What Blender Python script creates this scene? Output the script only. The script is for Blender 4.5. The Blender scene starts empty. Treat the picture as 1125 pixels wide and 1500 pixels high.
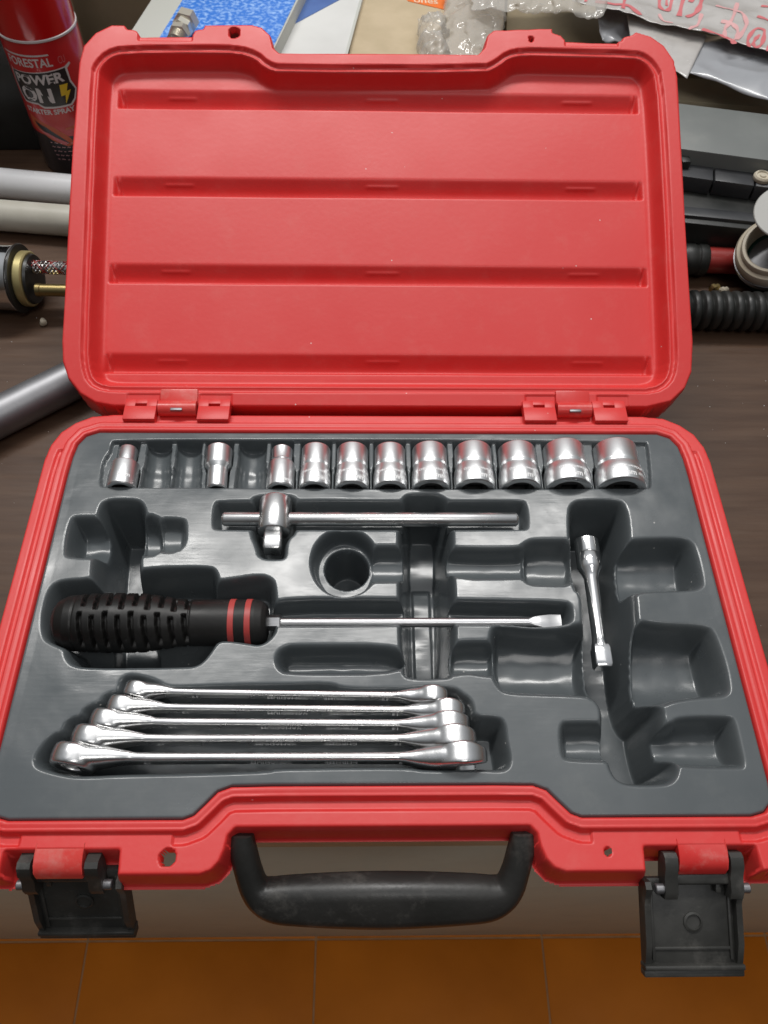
import bpy, bmesh, math, random
import numpy as np
from mathutils import Vector, Matrix, Euler, noise
random.seed(7)
C = bpy.context.scene.collection
MM = 0.001
# ------------------------------------------------------------------ camera, world, lamps
cd = bpy.data.cameras.new('camera'); cam = bpy.data.objects.new('camera', cd); C.objects.link(cam)
cam.location = (-0.0072, -0.3353, 0.4037); cam.rotation_euler = (0.5683, -0.017, -0.0091)
cd.sensor_fit = 'VERTICAL'; cd.sensor_height = 24; cd.lens = 18.813; cd.clip_start = 0.01; cd.clip_end = 60
cd.dof.use_dof = True; cd.dof.focus_distance = 0.46; cd.dof.aperture_fstop = 14.0
S = bpy.context.scene; S.camera = cam
S.view_settings.view_transform = 'Standard'; S.view_settings.look = 'None'; S.view_settings.exposure = 0.0
W = bpy.data.worlds.new('World'); S.world = W; W.use_nodes = True
nt = W.node_tree; bg = nt.nodes['Background']
tc = nt.nodes.new('ShaderNodeTexCoord'); sx = nt.nodes.new('ShaderNodeSeparateXYZ'); rmp = nt.nodes.new('ShaderNodeValToRGB')
nt.links.new(tc.outputs['Generated'], sx.inputs[0]); nt.links.new(sx.outputs['Z'], rmp.inputs[0]); ym = nt.nodes.new('ShaderNodeMapRange'); ym.inputs[1].default_value = -.8; ym.inputs[2].default_value = .8; ym.inputs[3].default_value = .22; ym.inputs[4].default_value = 1.08
nt.links.new(sx.outputs['Y'], ym.inputs[0]); vm = nt.nodes.new('ShaderNodeVectorMath'); vm.operation = 'SCALE'
nt.links.new(rmp.outputs[0], vm.inputs[0]); nt.links.new(ym.outputs[0], vm.inputs['Scale']); nt.links.new(vm.outputs[0], bg.inputs[0])
e = rmp.color_ramp.elements
e[0].position = 0.0; e[0].color = (0.14, 0.10, 0.07, 1); e[1].position = 1.0; e[1].color = (0.72, 0.75, 0.80, 1)
n_ = e.new(0.35); n_.color = (0.22, 0.22, 0.22, 1); n_ = e.new(0.75); n_.color = (0.46, 0.48, 0.50, 1)
bg.inputs[1].default_value = 1.0
def lamp(name, loc, target, sx_, sy_, power, col=(1, 0.98, 0.95)):
    l = bpy.data.lights.new(name, 'AREA'); l.shape = 'RECTANGLE'; l.size = sx_; l.size_y = sy_; l.energy = power; l.color = col
    o = bpy.data.objects.new(name, l); C.objects.link(o); o.location = loc
    o.rotation_euler = (Vector(target) - Vector(loc)).to_track_quat('-Z', 'Y').to_euler(); return o
lamp('ceiling_or_fill_lamp', (-0.12, 0.90, 1.9), (0, 0, 0), 1.7, 0.20, 33)
lamp('ceiling_or_fill_lamp', (0.0, 0.42, 2.2), (0, 0.05, 0), 1.8, 1.5, 6)
lamp('ceiling_or_fill_lamp', (0.4, -1.1, 2.1), (0, 0, 0), 1.0, 0.5, 7)  # added fill from the front, brightens the desk panel and floor
# ------------------------------------------------------------------ measured outlines
POCKETS = [  # name, depth mm, floor kind, outline in mm on the tray top
    ('left_trough', 45, 'flat', [(-166.6,-74.7),(-165.2,-70.4),(-159.9,-69.2),(-149.1,-69.2),(-144.6,-70.4),(-141.7,-74.7),(-140.0,-81.5),(-138.1,-103.0),(-139.4,-112.6),(-131.8,-131.1),(-122.2,-151.8),(-119.6,-170.1),(-142.2,-173.0),(-153.1,-173.0),(-158.3,-151.7),(-160.8,-131.1),(-163.4,-117.3),(-164.7,-104.7),(-166.7,-81.6)]),
    ('left_a', 19, 'cyl', [(-180.9,-104.7),(-178.8,-106.6),(-167.3,-107.2),(-153.4,-107.2),(-157.9,-81.2),(-179.3,-81.2),(-181.9,-82.4),(-182.3,-93.3)]),
    ('left_b', 17, 'cyl', [(-146.7,-79.5),(-129.4,-80.3),(-125.4,-104.6),(-142.5,-106.6)]),
    ('left_c', 11, 'cyl', [(-133.5,-81.9),(-118.4,-82.5),(-115.7,-84.9),(-114.5,-102.7),(-130.3,-104.0)]),
    ('handle_a', 29, 'flat', [(-181.3,-157.4),(-184.8,-147.4),(-185.4,-135.6),(-183.9,-126.6),(-179.1,-123.8),(-164.3,-123.2),(-135.5,-116.1),(-98.5,-115.1),(-94.3,-118.1),(-91.9,-128.1),(-88.9,-157.6),(-93.0,-166.0),(-97.4,-172.2),(-103.7,-173.5),(-154.8,-173.8),(-163.4,-172.4),(-167.5,-167.9),(-169.1,-163.0),(-175.5,-160.5)]),
    ('handle_b', 22, 'flat', [(-102.9,-124.8),(-90.6,-124.3),(-69.1,-120.4),(-62.7,-122.8),(-60.7,-127.4),(-58.1,-151.9),(-61.1,-157.6),(-66.0,-161.1),(-72.7,-159.7),(-86.0,-157.8),(-90.9,-160.4),(-98.5,-163.2)]),
    ('shaft_slot', 13, 'flat', [(-68.0,-135.3),(11.2,-135.3),(54.0,-136.6),(102.2,-137.5),(105.4,-139.6),(104.8,-146.7),(101.5,-149.2),(90.7,-150.4),(79.8,-150.4),(68.2,-148.7),(-59.4,-149.8),(-67.0,-148.2)]),
    ('centre_trough', 46, 'flat', [(12.7,-72.7),(15.1,-66.0),(20.3,-64.9),(32.1,-64.9),(36.4,-66.0),(41.8,-70.9),(41.9,-88.0),(40.5,-112.6),(40.6,-135.8),(39.4,-157.8),(37.6,-178.9),(32.3,-180.2),(14.3,-180.2),(11.8,-177.2),(10.7,-157.7),(11.2,-112.6),(11.3,-88.1)]),
    ('bar_slot', 11, 'flat', [(-97.8,-86.5),(-98.7,-72.9),(-96.4,-70.1),(8.4,-69.7),(42.9,-69.8),(85.1,-69.7),(87.2,-71.6),(86.5,-86.3),(84.4,-87.8),(-54.9,-88.0),(-95.7,-87.9)]),
    ('bar_head', 18, 'flat', [(-77.4,-70.2),(-74.6,-66.2),(-54.1,-65.8),(-50.2,-70.2),(-50.0,-89.8),(-56.1,-95.6),(-56.1,-106.5),(-57.5,-107.8),(-69.3,-107.5),(-71.3,-99.7),(-75.5,-90.7)]),
    ('round_cup', 13, 'flat', [(-2.5,-111.3),(-3.4,-117.8),(-6.0,-123.6),(-10.0,-128.1),(-15.0,-131.0),(-20.5,-132.0),(-26.1,-131.0),(-31.2,-128.1),(-35.3,-123.6),(-38.1,-117.8),(-39.3,-111.3),(-38.6,-104.7),(-36.2,-98.7),(-32.2,-93.8),(-27.1,-90.7),(-21.3,-89.6),(-15.4,-90.7),(-10.1,-93.8),(-6.0,-98.7),(-3.4,-104.7)]),
    ('round_hole', 46, 'steep', [(-5.6,-109.5),(-6.3,-114.0),(-8.3,-118.0),(-11.5,-121.2),(-15.4,-123.2),(-19.7,-123.9),(-24.1,-123.2),(-28.1,-121.2),(-31.3,-118.0),(-33.4,-114.0),(-34.2,-109.5),(-33.7,-105.0),(-31.8,-100.8),(-28.7,-97.5),(-24.7,-95.4),(-20.2,-94.6),(-15.7,-95.4),(-11.6,-97.5),(-8.4,-100.8),(-6.3,-105.0)]),
    ('cup_channel', 13, 'cyl', [(-9.1,-101.0),(11.4,-101.0),(16.4,-101.0),(15.8,-122.3),(-0.7,-122.6),(-9.0,-122.6)]),
    ('channel_right', 13, 'cyl', [(36.2,-100.6),(45.3,-102.6),(80.1,-102.6),(83.8,-100.4),(87.4,-100.4),(85.2,-120.8),(81.1,-120.4),(35.2,-120.8)]),
    ('rest_k', 18, 'cyl', [(82.1,-101.6),(87.5,-97.3),(94.1,-96.6),(117.0,-96.6),(113.0,-125.1),(88.1,-124.8),(84.0,-123.9),(81.6,-120.8)]),
    ('channel_low', 15, 'cyl', [(-55.7,-171.6),(-55.1,-166.7),(-51.3,-164.0),(-46.8,-163.3),(14.8,-163.4),(14.4,-177.5),(-49.9,-177.3),(-53.9,-175.0)]),
    ('channel_low_b', 15, 'cyl', [(35.8,-163.4),(42.5,-160.9),(59.7,-160.9),(63.7,-160.9),(62.1,-179.0),(54.4,-178.7),(45.4,-177.0),(35.0,-178.9)]),
    ('rest_f', 25, 'cyl', [(58.4,-170.5),(60.2,-157.8),(61.9,-152.8),(65.1,-150.6),(70.4,-151.3),(92.9,-153.5),(103.7,-152.4),(116.3,-149.2),(113.8,-174.7),(111.2,-192.2),(106.4,-189.8),(75.8,-188.8),(65.6,-188.1),(62.6,-186.1),(59.9,-180.7)]),
    ('right_trough', 47, 'flat', [(114.2,-77.7),(116.4,-71.6),(122.3,-69.3),(143.8,-69.3),(146.9,-72.8),(147.2,-81.1),(145.5,-96.3),(142.4,-131.3),(140.7,-152.2),(137.8,-193.6),(145.6,-196.2),(144.2,-206.5),(145.7,-223.8),(147.6,-225.1),(146.2,-230.4),(142.9,-234.3),(137.2,-235.7),(121.5,-235.6),(116.5,-233.3),(114.5,-228.5),(114.2,-224.9),(110.9,-222.5),(113.4,-206.4),(114.8,-199.3),(113.4,-194.1),(108.4,-189.5),(109.0,-171.9),(111.8,-152.1),(114.2,-131.3),(109.3,-126.7),(112.0,-96.3)]),
    ('rest_g', 23, 'cyl', [(136.9,-97.6),(145.6,-97.3),(157.3,-96.2),(177.6,-95.6),(182.7,-98.7),(183.6,-106.1),(183.1,-123.6),(181.0,-126.7),(176.3,-128.2),(153.9,-129.0),(144.8,-129.8),(140.0,-133.1),(135.2,-133.1)]),
    ('rest_h', 27, 'cyl', [(137.4,-152.2),(144.6,-149.2),(153.8,-151.0),(179.2,-152.2),(182.1,-155.8),(183.9,-172.1),(183.2,-185.7),(181.3,-189.5),(176.8,-190.8),(165.2,-191.3),(152.0,-193.0),(145.7,-195.6),(131.0,-195.5)]),
    ('rest_i', 18, 'cyl', [(136.6,-206.7),(149.1,-207.1),(153.8,-203.7),(179.5,-203.5),(181.0,-205.3),(180.7,-219.1),(180.5,-226.7),(179.0,-227.6),(149.9,-227.0),(147.7,-224.6),(133.2,-225.0)]),
    ('rest_j', 14, 'cyl', [(92.1,-206.5),(97.2,-205.7),(119.1,-206.1),(116.2,-224.0),(109.4,-223.9),(93.0,-223.2),(91.3,-221.8)]),
    ('wrench_bed', 24, 'flat', [(-136.3,-186.6),(-136.1,-181.9),(-133.5,-180.2),(-127.7,-180.8),(-119.8,-182.9),(-112.9,-186.9),(-102.8,-186.9),(-75.1,-185.8),(-57.1,-185.9),(-27.9,-184.9),(-20.2,-188.2),(11.6,-188.1),(19.2,-187.0),(37.1,-187.5),(41.0,-190.4),(46.2,-194.3),(46.5,-203.0),(59.4,-203.4),(62.0,-205.9),(62.1,-215.3),(63.1,-223.9),(61.6,-227.4),(57.9,-228.3),(48.2,-227.6),(20.3,-228.1),(13.1,-226.6),(-18.3,-226.5),(-54.4,-226.9),(-55.8,-228.1),(-91.6,-229.1),(-130.9,-229.6),(-145.0,-230.3),(-154.6,-229.8),(-168.4,-226.4),(-171.6,-223.8),(-171.1,-219.2),(-167.2,-212.2),(-161.1,-209.7),(-160.4,-203.9),(-153.2,-201.4),(-152.5,-197.2),(-144.9,-194.6),(-143.5,-190.5),(-137.1,-188.9)]),
    ('socket_row', 9, 'sockets', [(-168.8,-26.3),(-167.3,-23.1),(169.3,-22.8),(170.1,-27.7),(166.6,-57.7),(163.7,-59.7),(-167.6,-59.5),(-170.6,-56.5),(-171.7,-39.1),(-168.6,-32.7)]),
]
LID_OUT = [(-209.5,44.2),(-208.3,30.3),(-204.1,18.7),(-195.6,8.2),(-185.1,1.9),(-172.7,-0.4),(1.7,-0.1),(176.0,0.3),(192.5,4.4),(202.5,13.7),(207.8,25.4),(209.9,46.6),(209.6,104.5),(210.2,240.5),(208.5,253.7),(201.8,265.3),(192.5,272.6),(181.0,276.2),(178.0,273.5),(171.6,271.8),(170.0,268.6),(130.9,269.6),(129.0,272.3),(123.3,274.3),(122.9,278.1),(79.9,275.8),(75.0,271.5),(72.8,261.9),(68.9,257.1),(-69.5,256.2),(-73.4,259.9),(-75.5,269.3),(-81.8,275.6),(-89.0,277.6),(-123.3,277.1),(-124.1,273.9),(-130.3,272.8),(-131.1,269.6),(-167.1,269.1),(-169.1,272.2),(-175.8,273.2),(-177.4,276.3),(-187.3,276.2),(-198.8,269.7),(-206.8,259.0),(-209.3,245.9),(-210.4,179.9)]
LID_IN = [(-196.2,44.3),(-194.9,28.0),(-190.7,16.0),(-180.7,10.6),(-162.2,10.2),(1.7,10.5),(161.2,10.7),(181.5,10.8),(192.3,16.9),(197.0,27.7),(198.0,46.6),(199.5,184.4),(198.7,241.4),(193.9,251.9),(187.0,258.2),(179.8,260.2),(124.3,261.0),(100.2,261.2),(89.1,258.4),(80.8,251.4),(73.5,247.6),(-69.3,245.7),(-77.4,248.2),(-84.7,255.5),(-98.1,260.0),(-123.7,260.2),(-179.4,258.9),(-190.1,255.1),(-197.2,246.6),(-199.6,238.8),(-198.8,180.0)]

# ------------------------------------------------------------------ helpers
def tag(o, label=None, cat=None, group=None, kind=None):
    if label: o['label'] = label
    if cat: o['category'] = cat
    if group: o['group'] = group
    if kind: o['kind'] = kind
    return o
def thing(name, label, cat, loc=(0, 0, 0), rot=(0, 0, 0), group=None):
    o = bpy.data.objects.new(name, None); C.objects.link(o); o.empty_display_size = 0.02
    o.location = Vector(loc) * MM; o.rotation_euler = rot
    return tag(o, label, cat, group)
def link(name, me, mat, parent=None, loc=None, rot=None):
    o = bpy.data.objects.new(name, me); C.objects.link(o)
    if mat is not None:
        if isinstance(mat, (list, tuple)):
            for m in mat: me.materials.append(m)
        else: me.materials.append(mat)
    if parent: o.parent = parent
    if loc is not None: o.location = Vector(loc) * MM
    if rot is not None: o.rotation_euler = rot
    return o
def mesh(name, vs, fs, smooth=True):
    me = bpy.data.meshes.new(name); me.from_pydata([(v[0] * MM, v[1] * MM, v[2] * MM) for v in vs], [], fs)
    if smooth: me.shade_smooth()
    me.update(); return me
def fast_mesh(name, co, quads):
    me = bpy.data.meshes.new(name); me.vertices.add(len(co)); me.vertices.foreach_set('co', (co * MM).astype(np.float32).ravel())
    n = len(quads); me.loops.add(n * 4); me.polygons.add(n)
    me.loops.foreach_set('vertex_index', quads.astype(np.int32).ravel())
    me.polygons.foreach_set('loop_start', np.arange(0, n * 4, 4, dtype=np.int32))
    me.polygons.foreach_set('use_smooth', np.ones(n, bool))
    me.update(calc_edges=True); me.validate(); return me
class G:
    """collects solids in millimetres into one mesh"""
    def __init__(s): s.v = []; s.f = []; s.sm = []
    def add(s, vs, fs, M=None, smooth=True):
        b = len(s.v)
        for v in vs: s.v.append(tuple(M @ Vector(v)) if M else tuple(v))
        for f in fs: s.f.append(tuple(i + b for i in f)); s.sm.append(smooth)
        return s
    def box(s, a, b, r=0.6, seg=2, M=None):
        bm = bmesh.new(); bmesh.ops.create_cube(bm, size=1)
        for v in bm.verts: v.co = Vector([a[i] + (b[i] - a[i]) * (v.co[i] + 0.5) for i in range(3)])
        if r > 0: bmesh.ops.bevel(bm, geom=bm.edges[:], offset=r, segments=seg, profile=0.5, affect='EDGES')
        bm.verts.index_update(); s.add([v.co[:] for v in bm.verts], [[v.index for v in f.verts] for f in bm.faces], M, smooth=True); bm.free(); return s
    def loft(s, rings, caps=(True, True), M=None, smooth=True):
        n = len(rings[0]); vs = [p for r in rings for p in r]; fs = []
        for i in range(len(rings) - 1):
            for j in range(n):
                k = (j + 1) % n; fs.append((i * n + j, i * n + k, (i + 1) * n + k, (i + 1) * n + j))
        if caps[0]: fs.append(tuple(reversed(range(n))))
        if caps[1]: fs.append(tuple(range((len(rings) - 1) * n, len(rings) * n)))
        return s.add(vs, fs, M, smooth)
    def lathe(s, prof, n=40, M=None, caps=(True, True)):
        """prof: (radius, distance) along +X"""
        rings = [[(x, r * math.cos(t), r * math.sin(t)) for t in [2 * math.pi * j / n for j in range(n)]] for r, x in prof]
        return s.loft(rings, caps, M)
    def prism(s, poly, z0, z1, r=0.0, M=None):
        bm = bmesh.new(); vs = [bm.verts.new((x, y, z0)) for x, y in poly]; f = bm.faces.new(vs)
        if f.normal.z == 0: f.normal_update()
        f.normal_update()
        if f.normal.z > 0: f.normal_flip()
        g = bmesh.ops.extrude_face_region(bm, geom=[f])
        for v in g['geom']:
            if isinstance(v, bmesh.types.BMVert): v.co.z = z1
        bmesh.ops.recalc_face_normals(bm, faces=bm.faces[:])
        if r > 0: bmesh.ops.bevel(bm, geom=bm.edges[:], offset=r, segments=2, profile=0.5, affect='EDGES')
        bm.verts.index_update(); s.add([v.co[:] for v in bm.verts], [[v.index for v in q.verts] for q in bm.faces], M, smooth=False); bm.free(); return s
    def tube(s, pts, r, n=14, caps=(True, True)):
        pts = [Vector(p) for p in pts]; rings = []; N = len(pts)
        t0 = (pts[1] - pts[0]).normalized(); up = Vector((0, 0, 1)) if abs(t0.z) < .9 else Vector((1, 0, 0)); a = t0.cross(up).normalized()
        for i, p in enumerate(pts):
            t = (pts[min(i + 1, N - 1)] - pts[max(i - 1, 0)]).normalized(); a = (a - t * a.dot(t)).normalized(); b = t.cross(a)
            rr = r[i] if isinstance(r, (list, tuple)) else r
            rings.append([tuple(p + a * (rr * math.cos(q)) + b * (rr * math.sin(q))) for q in [2 * math.pi * j / n for j in range(n)]])
        return s.loft(rings, caps)
    def build(s, name, mat, parent=None, loc=None, rot=None, angle=35):
        me = mesh(name, s.v, s.f, False)
        bm = bmesh.new(); bm.from_mesh(me); bmesh.ops.recalc_face_normals(bm, faces=bm.faces[:])
        la = math.radians(angle)
        for f in bm.faces: f.smooth = True
        for ed in bm.edges:
            if len(ed.link_faces) == 2 and ed.calc_face_angle(0) > la: ed.smooth = False
        bm.to_mesh(me); bm.free()
        return link(name, me, mat, parent, loc, rot)
def rounded(w, h, r, n=5):
    pts = []
    for cx, cy, a0 in ((w / 2 - r, h / 2 - r, 0), (-w / 2 + r, h / 2 - r, 90), (-w / 2 + r, -h / 2 + r, 180), (w / 2 - r, -h / 2 + r, 270)):
        for k in range(n + 1):
            a = math.radians(a0 + 90 * k / n); pts.append((cx + r * math.cos(a), cy + r * math.sin(a)))
    return pts
def chaikin(pts, it=2):
    for _ in range(it):
        q = []
        for i in range(len(pts)):
            a, b = pts[i], pts[(i + 1) % len(pts)]
            q += [(a[0] * .75 + b[0] * .25, a[1] * .75 + b[1] * .25), (a[0] * .25 + b[0] * .75, a[1] * .25 + b[1] * .75)]
        pts = q
    return pts
def sdf(poly, X, Y):
    """signed distance to a closed outline, positive inside"""
    d = np.full(X.shape, 1e9); ins = np.zeros(X.shape, bool); n = len(poly)
    for i in range(n):
        ax, ay = poly[i]; bx, by = poly[(i + 1) % n]; ex, ey = bx - ax, by - ay; L2 = ex * ex + ey * ey
        if L2 == 0: continue
        wx, wy = X - ax, Y - ay; t = np.clip((wx * ex + wy * ey) / L2, 0, 1)
        d = np.minimum(d, (wx - ex * t) ** 2 + (wy - ey * t) ** 2)
        if ay != by:
            c = ((ay > Y) != (by > Y)); ins ^= c & (X < (bx - ax) * (Y - ay) / (by - ay) + ax)
    d = np.sqrt(d); return np.where(ins, d, -d)
def ramp(s, e_): return np.where(s > e_, s, np.where(s < -e_, 0, (s + e_) ** 2 / (4 * e_)))
def smin(a, b, k):
    h = np.clip(0.5 + 0.5 * (b - a) / k, 0, 1); return b * (1 - h) + a * h - k * h * (1 - h)
def smax(a, b, k): return -smin(-a, -b, k)
def vnoise(X, Y, scale, seed):
    """smooth value noise, used for the slight warp of moulded plastic"""
    rng = np.random.RandomState(seed); T = rng.rand(64, 64) * 2 - 1
    x = X / scale + 100; y = Y / scale + 100; i = np.floor(x).astype(int); j = np.floor(y).astype(int); fx = x - i; fy = y - j
    fx = fx * fx * (3 - 2 * fx); fy = fy * fy * (3 - 2 * fy); g = lambda a, b: T[a % 64, b % 64]
    return (g(i, j) * (1 - fx) + g(i + 1, j) * fx) * (1 - fy) + (g(i, j + 1) * (1 - fx) + g(i + 1, j + 1) * fx) * fy
def grid(x0, x1, y0, y1, h):
    xs = np.arange(x0, x1 + h / 2, h); ys = np.arange(y0, y1 + h / 2, h); return np.meshgrid(xs, ys, indexing='ij')
def snap(X, Y, s, h):
    gx, gy = np.gradient(s, h); m = np.abs(s) < h * 0.62
    X = np.where(m, X - s * gx, X); Y = np.where(m, Y - s * gy, Y); return X, Y, np.where(m, 0.0, s)
def grid_mesh(name, X, Y, Z, keep):
    nx, ny = X.shape; idx = np.arange(nx * ny).reshape(nx, ny)
    kq = keep[:-1, :-1] & keep[1:, :-1] & keep[1:, 1:] & keep[:-1, 1:]
    q = np.stack([idx[:-1, :-1], idx[1:, :-1], idx[1:, 1:], idx[:-1, 1:]], -1)[kq]
    used = np.unique(q); rm = np.full(nx * ny, -1); rm[used] = np.arange(len(used))
    co = np.stack([X.ravel(), Y.ravel(), Z.ravel()], -1)[used]
    return fast_mesh(name, co, rm[q])
_dg = None
def text_mesh(body, size, bold=0.0, align='CENTER', res=3):
    cu = bpy.data.curves.new('t', 'FONT'); cu.body = body; cu.size = size; cu.align_x = align; cu.offset = bold; cu.resolution_u = res
    o = bpy.data.objects.new('t', cu); C.objects.link(o); bpy.context.view_layer.update()
    me = bpy.data.meshes.new_from_object(o.evaluated_get(bpy.context.evaluated_depsgraph_get()))
    vs = [tuple(v.co) for v in me.vertices]; fs = [tuple(p.vertices) for p in me.polygons]
    bpy.data.objects.remove(o); bpy.data.meshes.remove(me); bpy.data.curves.remove(cu)
    return vs, fs
# ------------------------------------------------------------------ materials
def mat(name, col, rough=0.5, metal=0.0, col2=None, nscale=8, bump=0.0, bscale=120, rvar=0.0, coat=0.0, spec=0.5, stretch=None, dust=None, dust_amt=0.0, nd=4, lo=.35, hi=.65, trans=0.0, rscale=30, scratch=0.0, specks=0.0, dscale=22):
    m = bpy.data.materials.new(name); m.use_nodes = True; t = m.node_tree; N = t.nodes; Lk = t.links; p = N['Principled BSDF']
    p.inputs['Base Color'].default_value = (*col, 1); p.inputs['Roughness'].default_value = rough; p.inputs['Metallic'].default_value = metal
    p.inputs['Specular IOR Level'].default_value = spec; p.inputs['Coat Weight'].default_value = coat; p.inputs['Coat Roughness'].default_value = 0.15
    p.inputs['Transmission Weight'].default_value = trans
    tcn = N.new('ShaderNodeTexCoord'); mp = N.new('ShaderNodeMapping'); Lk.new(tcn.outputs['Object'], mp.inputs[0])
    if stretch: mp.inputs['Scale'].default_value = stretch
    last = None
    def nz(scale, det=4):
        n = N.new('ShaderNodeTexNoise'); n.inputs['Scale'].default_value = scale; n.inputs['Detail'].default_value = det; Lk.new(mp.outputs[0], n.inputs['Vector']); return n
    if col2:
        n = nz(nscale, nd); r = N.new('ShaderNodeValToRGB'); r.color_ramp.elements[0].position = lo; r.color_ramp.elements[1].position = hi
        r.color_ramp.elements[0].color = (*col, 1); r.color_ramp.elements[1].color = (*col2, 1); Lk.new(n.outputs['Fac'], r.inputs[0]); last = r.outputs[0]
    if dust:
        n = nz(dscale, 8); n.inputs['Roughness'].default_value = .72; r = N.new('ShaderNodeValToRGB'); r.color_ramp.elements[0].position = .52; r.color_ramp.elements[1].position = .78
        Lk.new(n.outputs['Fac'], r.inputs[0]); mx = N.new('ShaderNodeMix'); mx.data_type = 'RGBA'; mul = N.new('ShaderNodeMath'); mul.operation = 'MULTIPLY'; mul.inputs[1].default_value = dust_amt
        Lk.new(r.outputs[0], mul.inputs[0]); Lk.new(mul.outputs[0], mx.inputs[0])
        if last: Lk.new(last, mx.inputs[6])
        else: mx.inputs[6].default_value = (*col, 1)
        mx.inputs[7].default_value = (*dust, 1); last = mx.outputs[2]
    if specks:   # sparse pale dust grains
        v = N.new('ShaderNodeTexVoronoi'); v.inputs['Scale'].default_value = 110; Lk.new(mp.outputs[0], v.inputs['Vector'])
        a1 = N.new('ShaderNodeMath'); a1.operation = 'LESS_THAN'; a1.inputs[1].default_value = .055; Lk.new(v.outputs['Distance'], a1.inputs[0])
        sp = N.new('ShaderNodeSeparateColor'); Lk.new(v.outputs['Color'], sp.inputs[0]); a2 = N.new('ShaderNodeMath'); a2.operation = 'GREATER_THAN'; a2.inputs[1].default_value = .90; Lk.new(sp.outputs[0], a2.inputs[0])
        a3 = N.new('ShaderNodeMath'); a3.operation = 'MULTIPLY'; Lk.new(a1.outputs[0], a3.inputs[0]); Lk.new(a2.outputs[0], a3.inputs[1])
        a4 = N.new('ShaderNodeMath'); a4.operation = 'MULTIPLY'; a4.inputs[1].default_value = specks; Lk.new(a3.outputs[0], a4.inputs[0])
        mx = N.new('ShaderNodeMix'); mx.data_type = 'RGBA'; Lk.new(a4.outputs[0], mx.inputs[0]); mx.inputs[7].default_value = (.75, .72, .68, 1)
        if last: Lk.new(last, mx.inputs[6])
        else: mx.inputs[6].default_value = (*col, 1)
        last = mx.outputs[2]
    if last: Lk.new(last, p.inputs['Base Color'])
    if rvar:
        n = nz(rscale, 6); mr = N.new('ShaderNodeMapRange'); mr.inputs[1].default_value = .3; mr.inputs[2].default_value = .7
        mr.inputs[3].default_value = max(0.02, rough - rvar); mr.inputs[4].default_value = min(1, rough + rvar); Lk.new(n.outputs['Fac'], mr.inputs[0]); Lk.new(mr.outputs[0], p.inputs['Roughness'])
    if bump:
        n = nz(bscale, 5); b = N.new('ShaderNodeBump'); b.inputs['Strength'].default_value = bump; b.inputs['Distance'].default_value = 0.0006; Lk.new(n.outputs['Fac'], b.inputs['Height']); Lk.new(b.outputs[0], p.inputs['Normal'])
        if scratch:
            prev = b
            for rot, sc in (((0, 0, .45), (9, 90, 9)), ((0, 0, -.7), (12, 110, 12))):
                m2 = N.new('ShaderNodeMapping'); m2.inputs['Rotation'].default_value = rot; m2.inputs['Scale'].default_value = sc; Lk.new(tcn.outputs['Object'], m2.inputs[0])
                n2 = N.new('ShaderNodeTexNoise'); n2.inputs['Scale'].default_value = 5; n2.inputs['Detail'].default_value = 6; Lk.new(m2.outputs[0], n2.inputs['Vector'])
                b2 = N.new('ShaderNodeBump'); b2.inputs['Strength'].default_value = scratch; b2.inputs['Distance'].default_value = .0003; Lk.new(n2.outputs['Fac'], b2.inputs['Height']); Lk.new(prev.outputs[0], b2.inputs['Normal']); prev = b2
            Lk.new(prev.outputs[0], p.inputs['Normal'])
    return m
M = {}
M['red'] = mat('red_plastic', (.64, .028, .026), .42, 0, (.655, .038, .035), 9, .10, 300, .05, dust=(.62, .24, .20), dust_amt=.12, dscale=60, specks=.6)
M['red_dark'] = mat('red_knuckle_plastic', (.62, .03, .028), .32, 0, (.66, .06, .05), 20, .15, 300, .1, dust=(.6, .42, .36), dust_amt=.6)
M['tray'] = mat('grey_moulded_plastic', (.080, .091, .097), .22, 0, (.096, .107, .112), 12, .10, 90, .08, dust=(.19, .195, .185), dust_amt=.28, scratch=.06, specks=.5)
M['black'] = mat('black_plastic', (.024, .024, .022), .5, 0, (.050, .049, .045), 30, .25, 200, .12, dust=(.19, .18, .165), dust_amt=.55, dscale=40, specks=.5)
M['grip'] = mat('black_handle_plastic', (.014, .014, .013), .42, 0, (.03, .029, .027), 18, .25, 300, .1, dust=(.17, .16, .145), dust_amt=.5, dscale=45, specks=.5)
M['driver'] = mat('black_screwdriver_plastic', (.008, .0075, .007), .44, 0, (.012, .0115, .011), 30, .12, 300, .1, spec=.35, dust=(.05, .047, .042), dust_amt=.25)
M['band'] = mat('red_band', (.42, .05, .045), .45)
M['chrome'] = mat('satin_chrome', (.80, .795, .79), .27, 1, (.70, .70, .70), 40, .05, 500, .06)
M['bright'] = mat('bright_chrome', (.86, .855, .85), .13, 1, None, 40, .03, 300, .04)
M['socket'] = mat('socket_chrome', (.80, .81, .815), .36, 1, (.73, .74, .745), 60, .06, 600, .07)
M['steel'] = mat('brushed_steel', (.62, .62, .62), .33, 1, (.52, .52, .53), 90, .12, 400, .08, stretch=(.1, 1, 1))
M['bore'] = mat('socket_bore', (.10, .10, .10), .5, .8)
M['engrave'] = mat('etched_lettering', (.95, .95, .95), .6, .0)
M['engrave_light'] = mat('raised_lettering', (.92, .92, .92), .5, .0)
M['wood'] = mat('dark_wood_laminate', (.066, .036, .022), .45, 0, (.092, .053, .033), 14, .12, 40, .10, stretch=(.8, 9, 9), nd=8, dust=(.16, .12, .09), dust_amt=.15, spec=.35)
M['panel'] = mat('taupe_panel', (.48, .55, .49), .6, 0, (.53, .60, .53), 6, .05, 100, .05, dust=(.2, .17, .13), dust_amt=.2)
M['tile'] = mat('terracotta_tile', (.50, .140, .006), .5, 0, (.66, .195, .012), 5, .10, 30, .08, nd=8, spec=.2)
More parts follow.
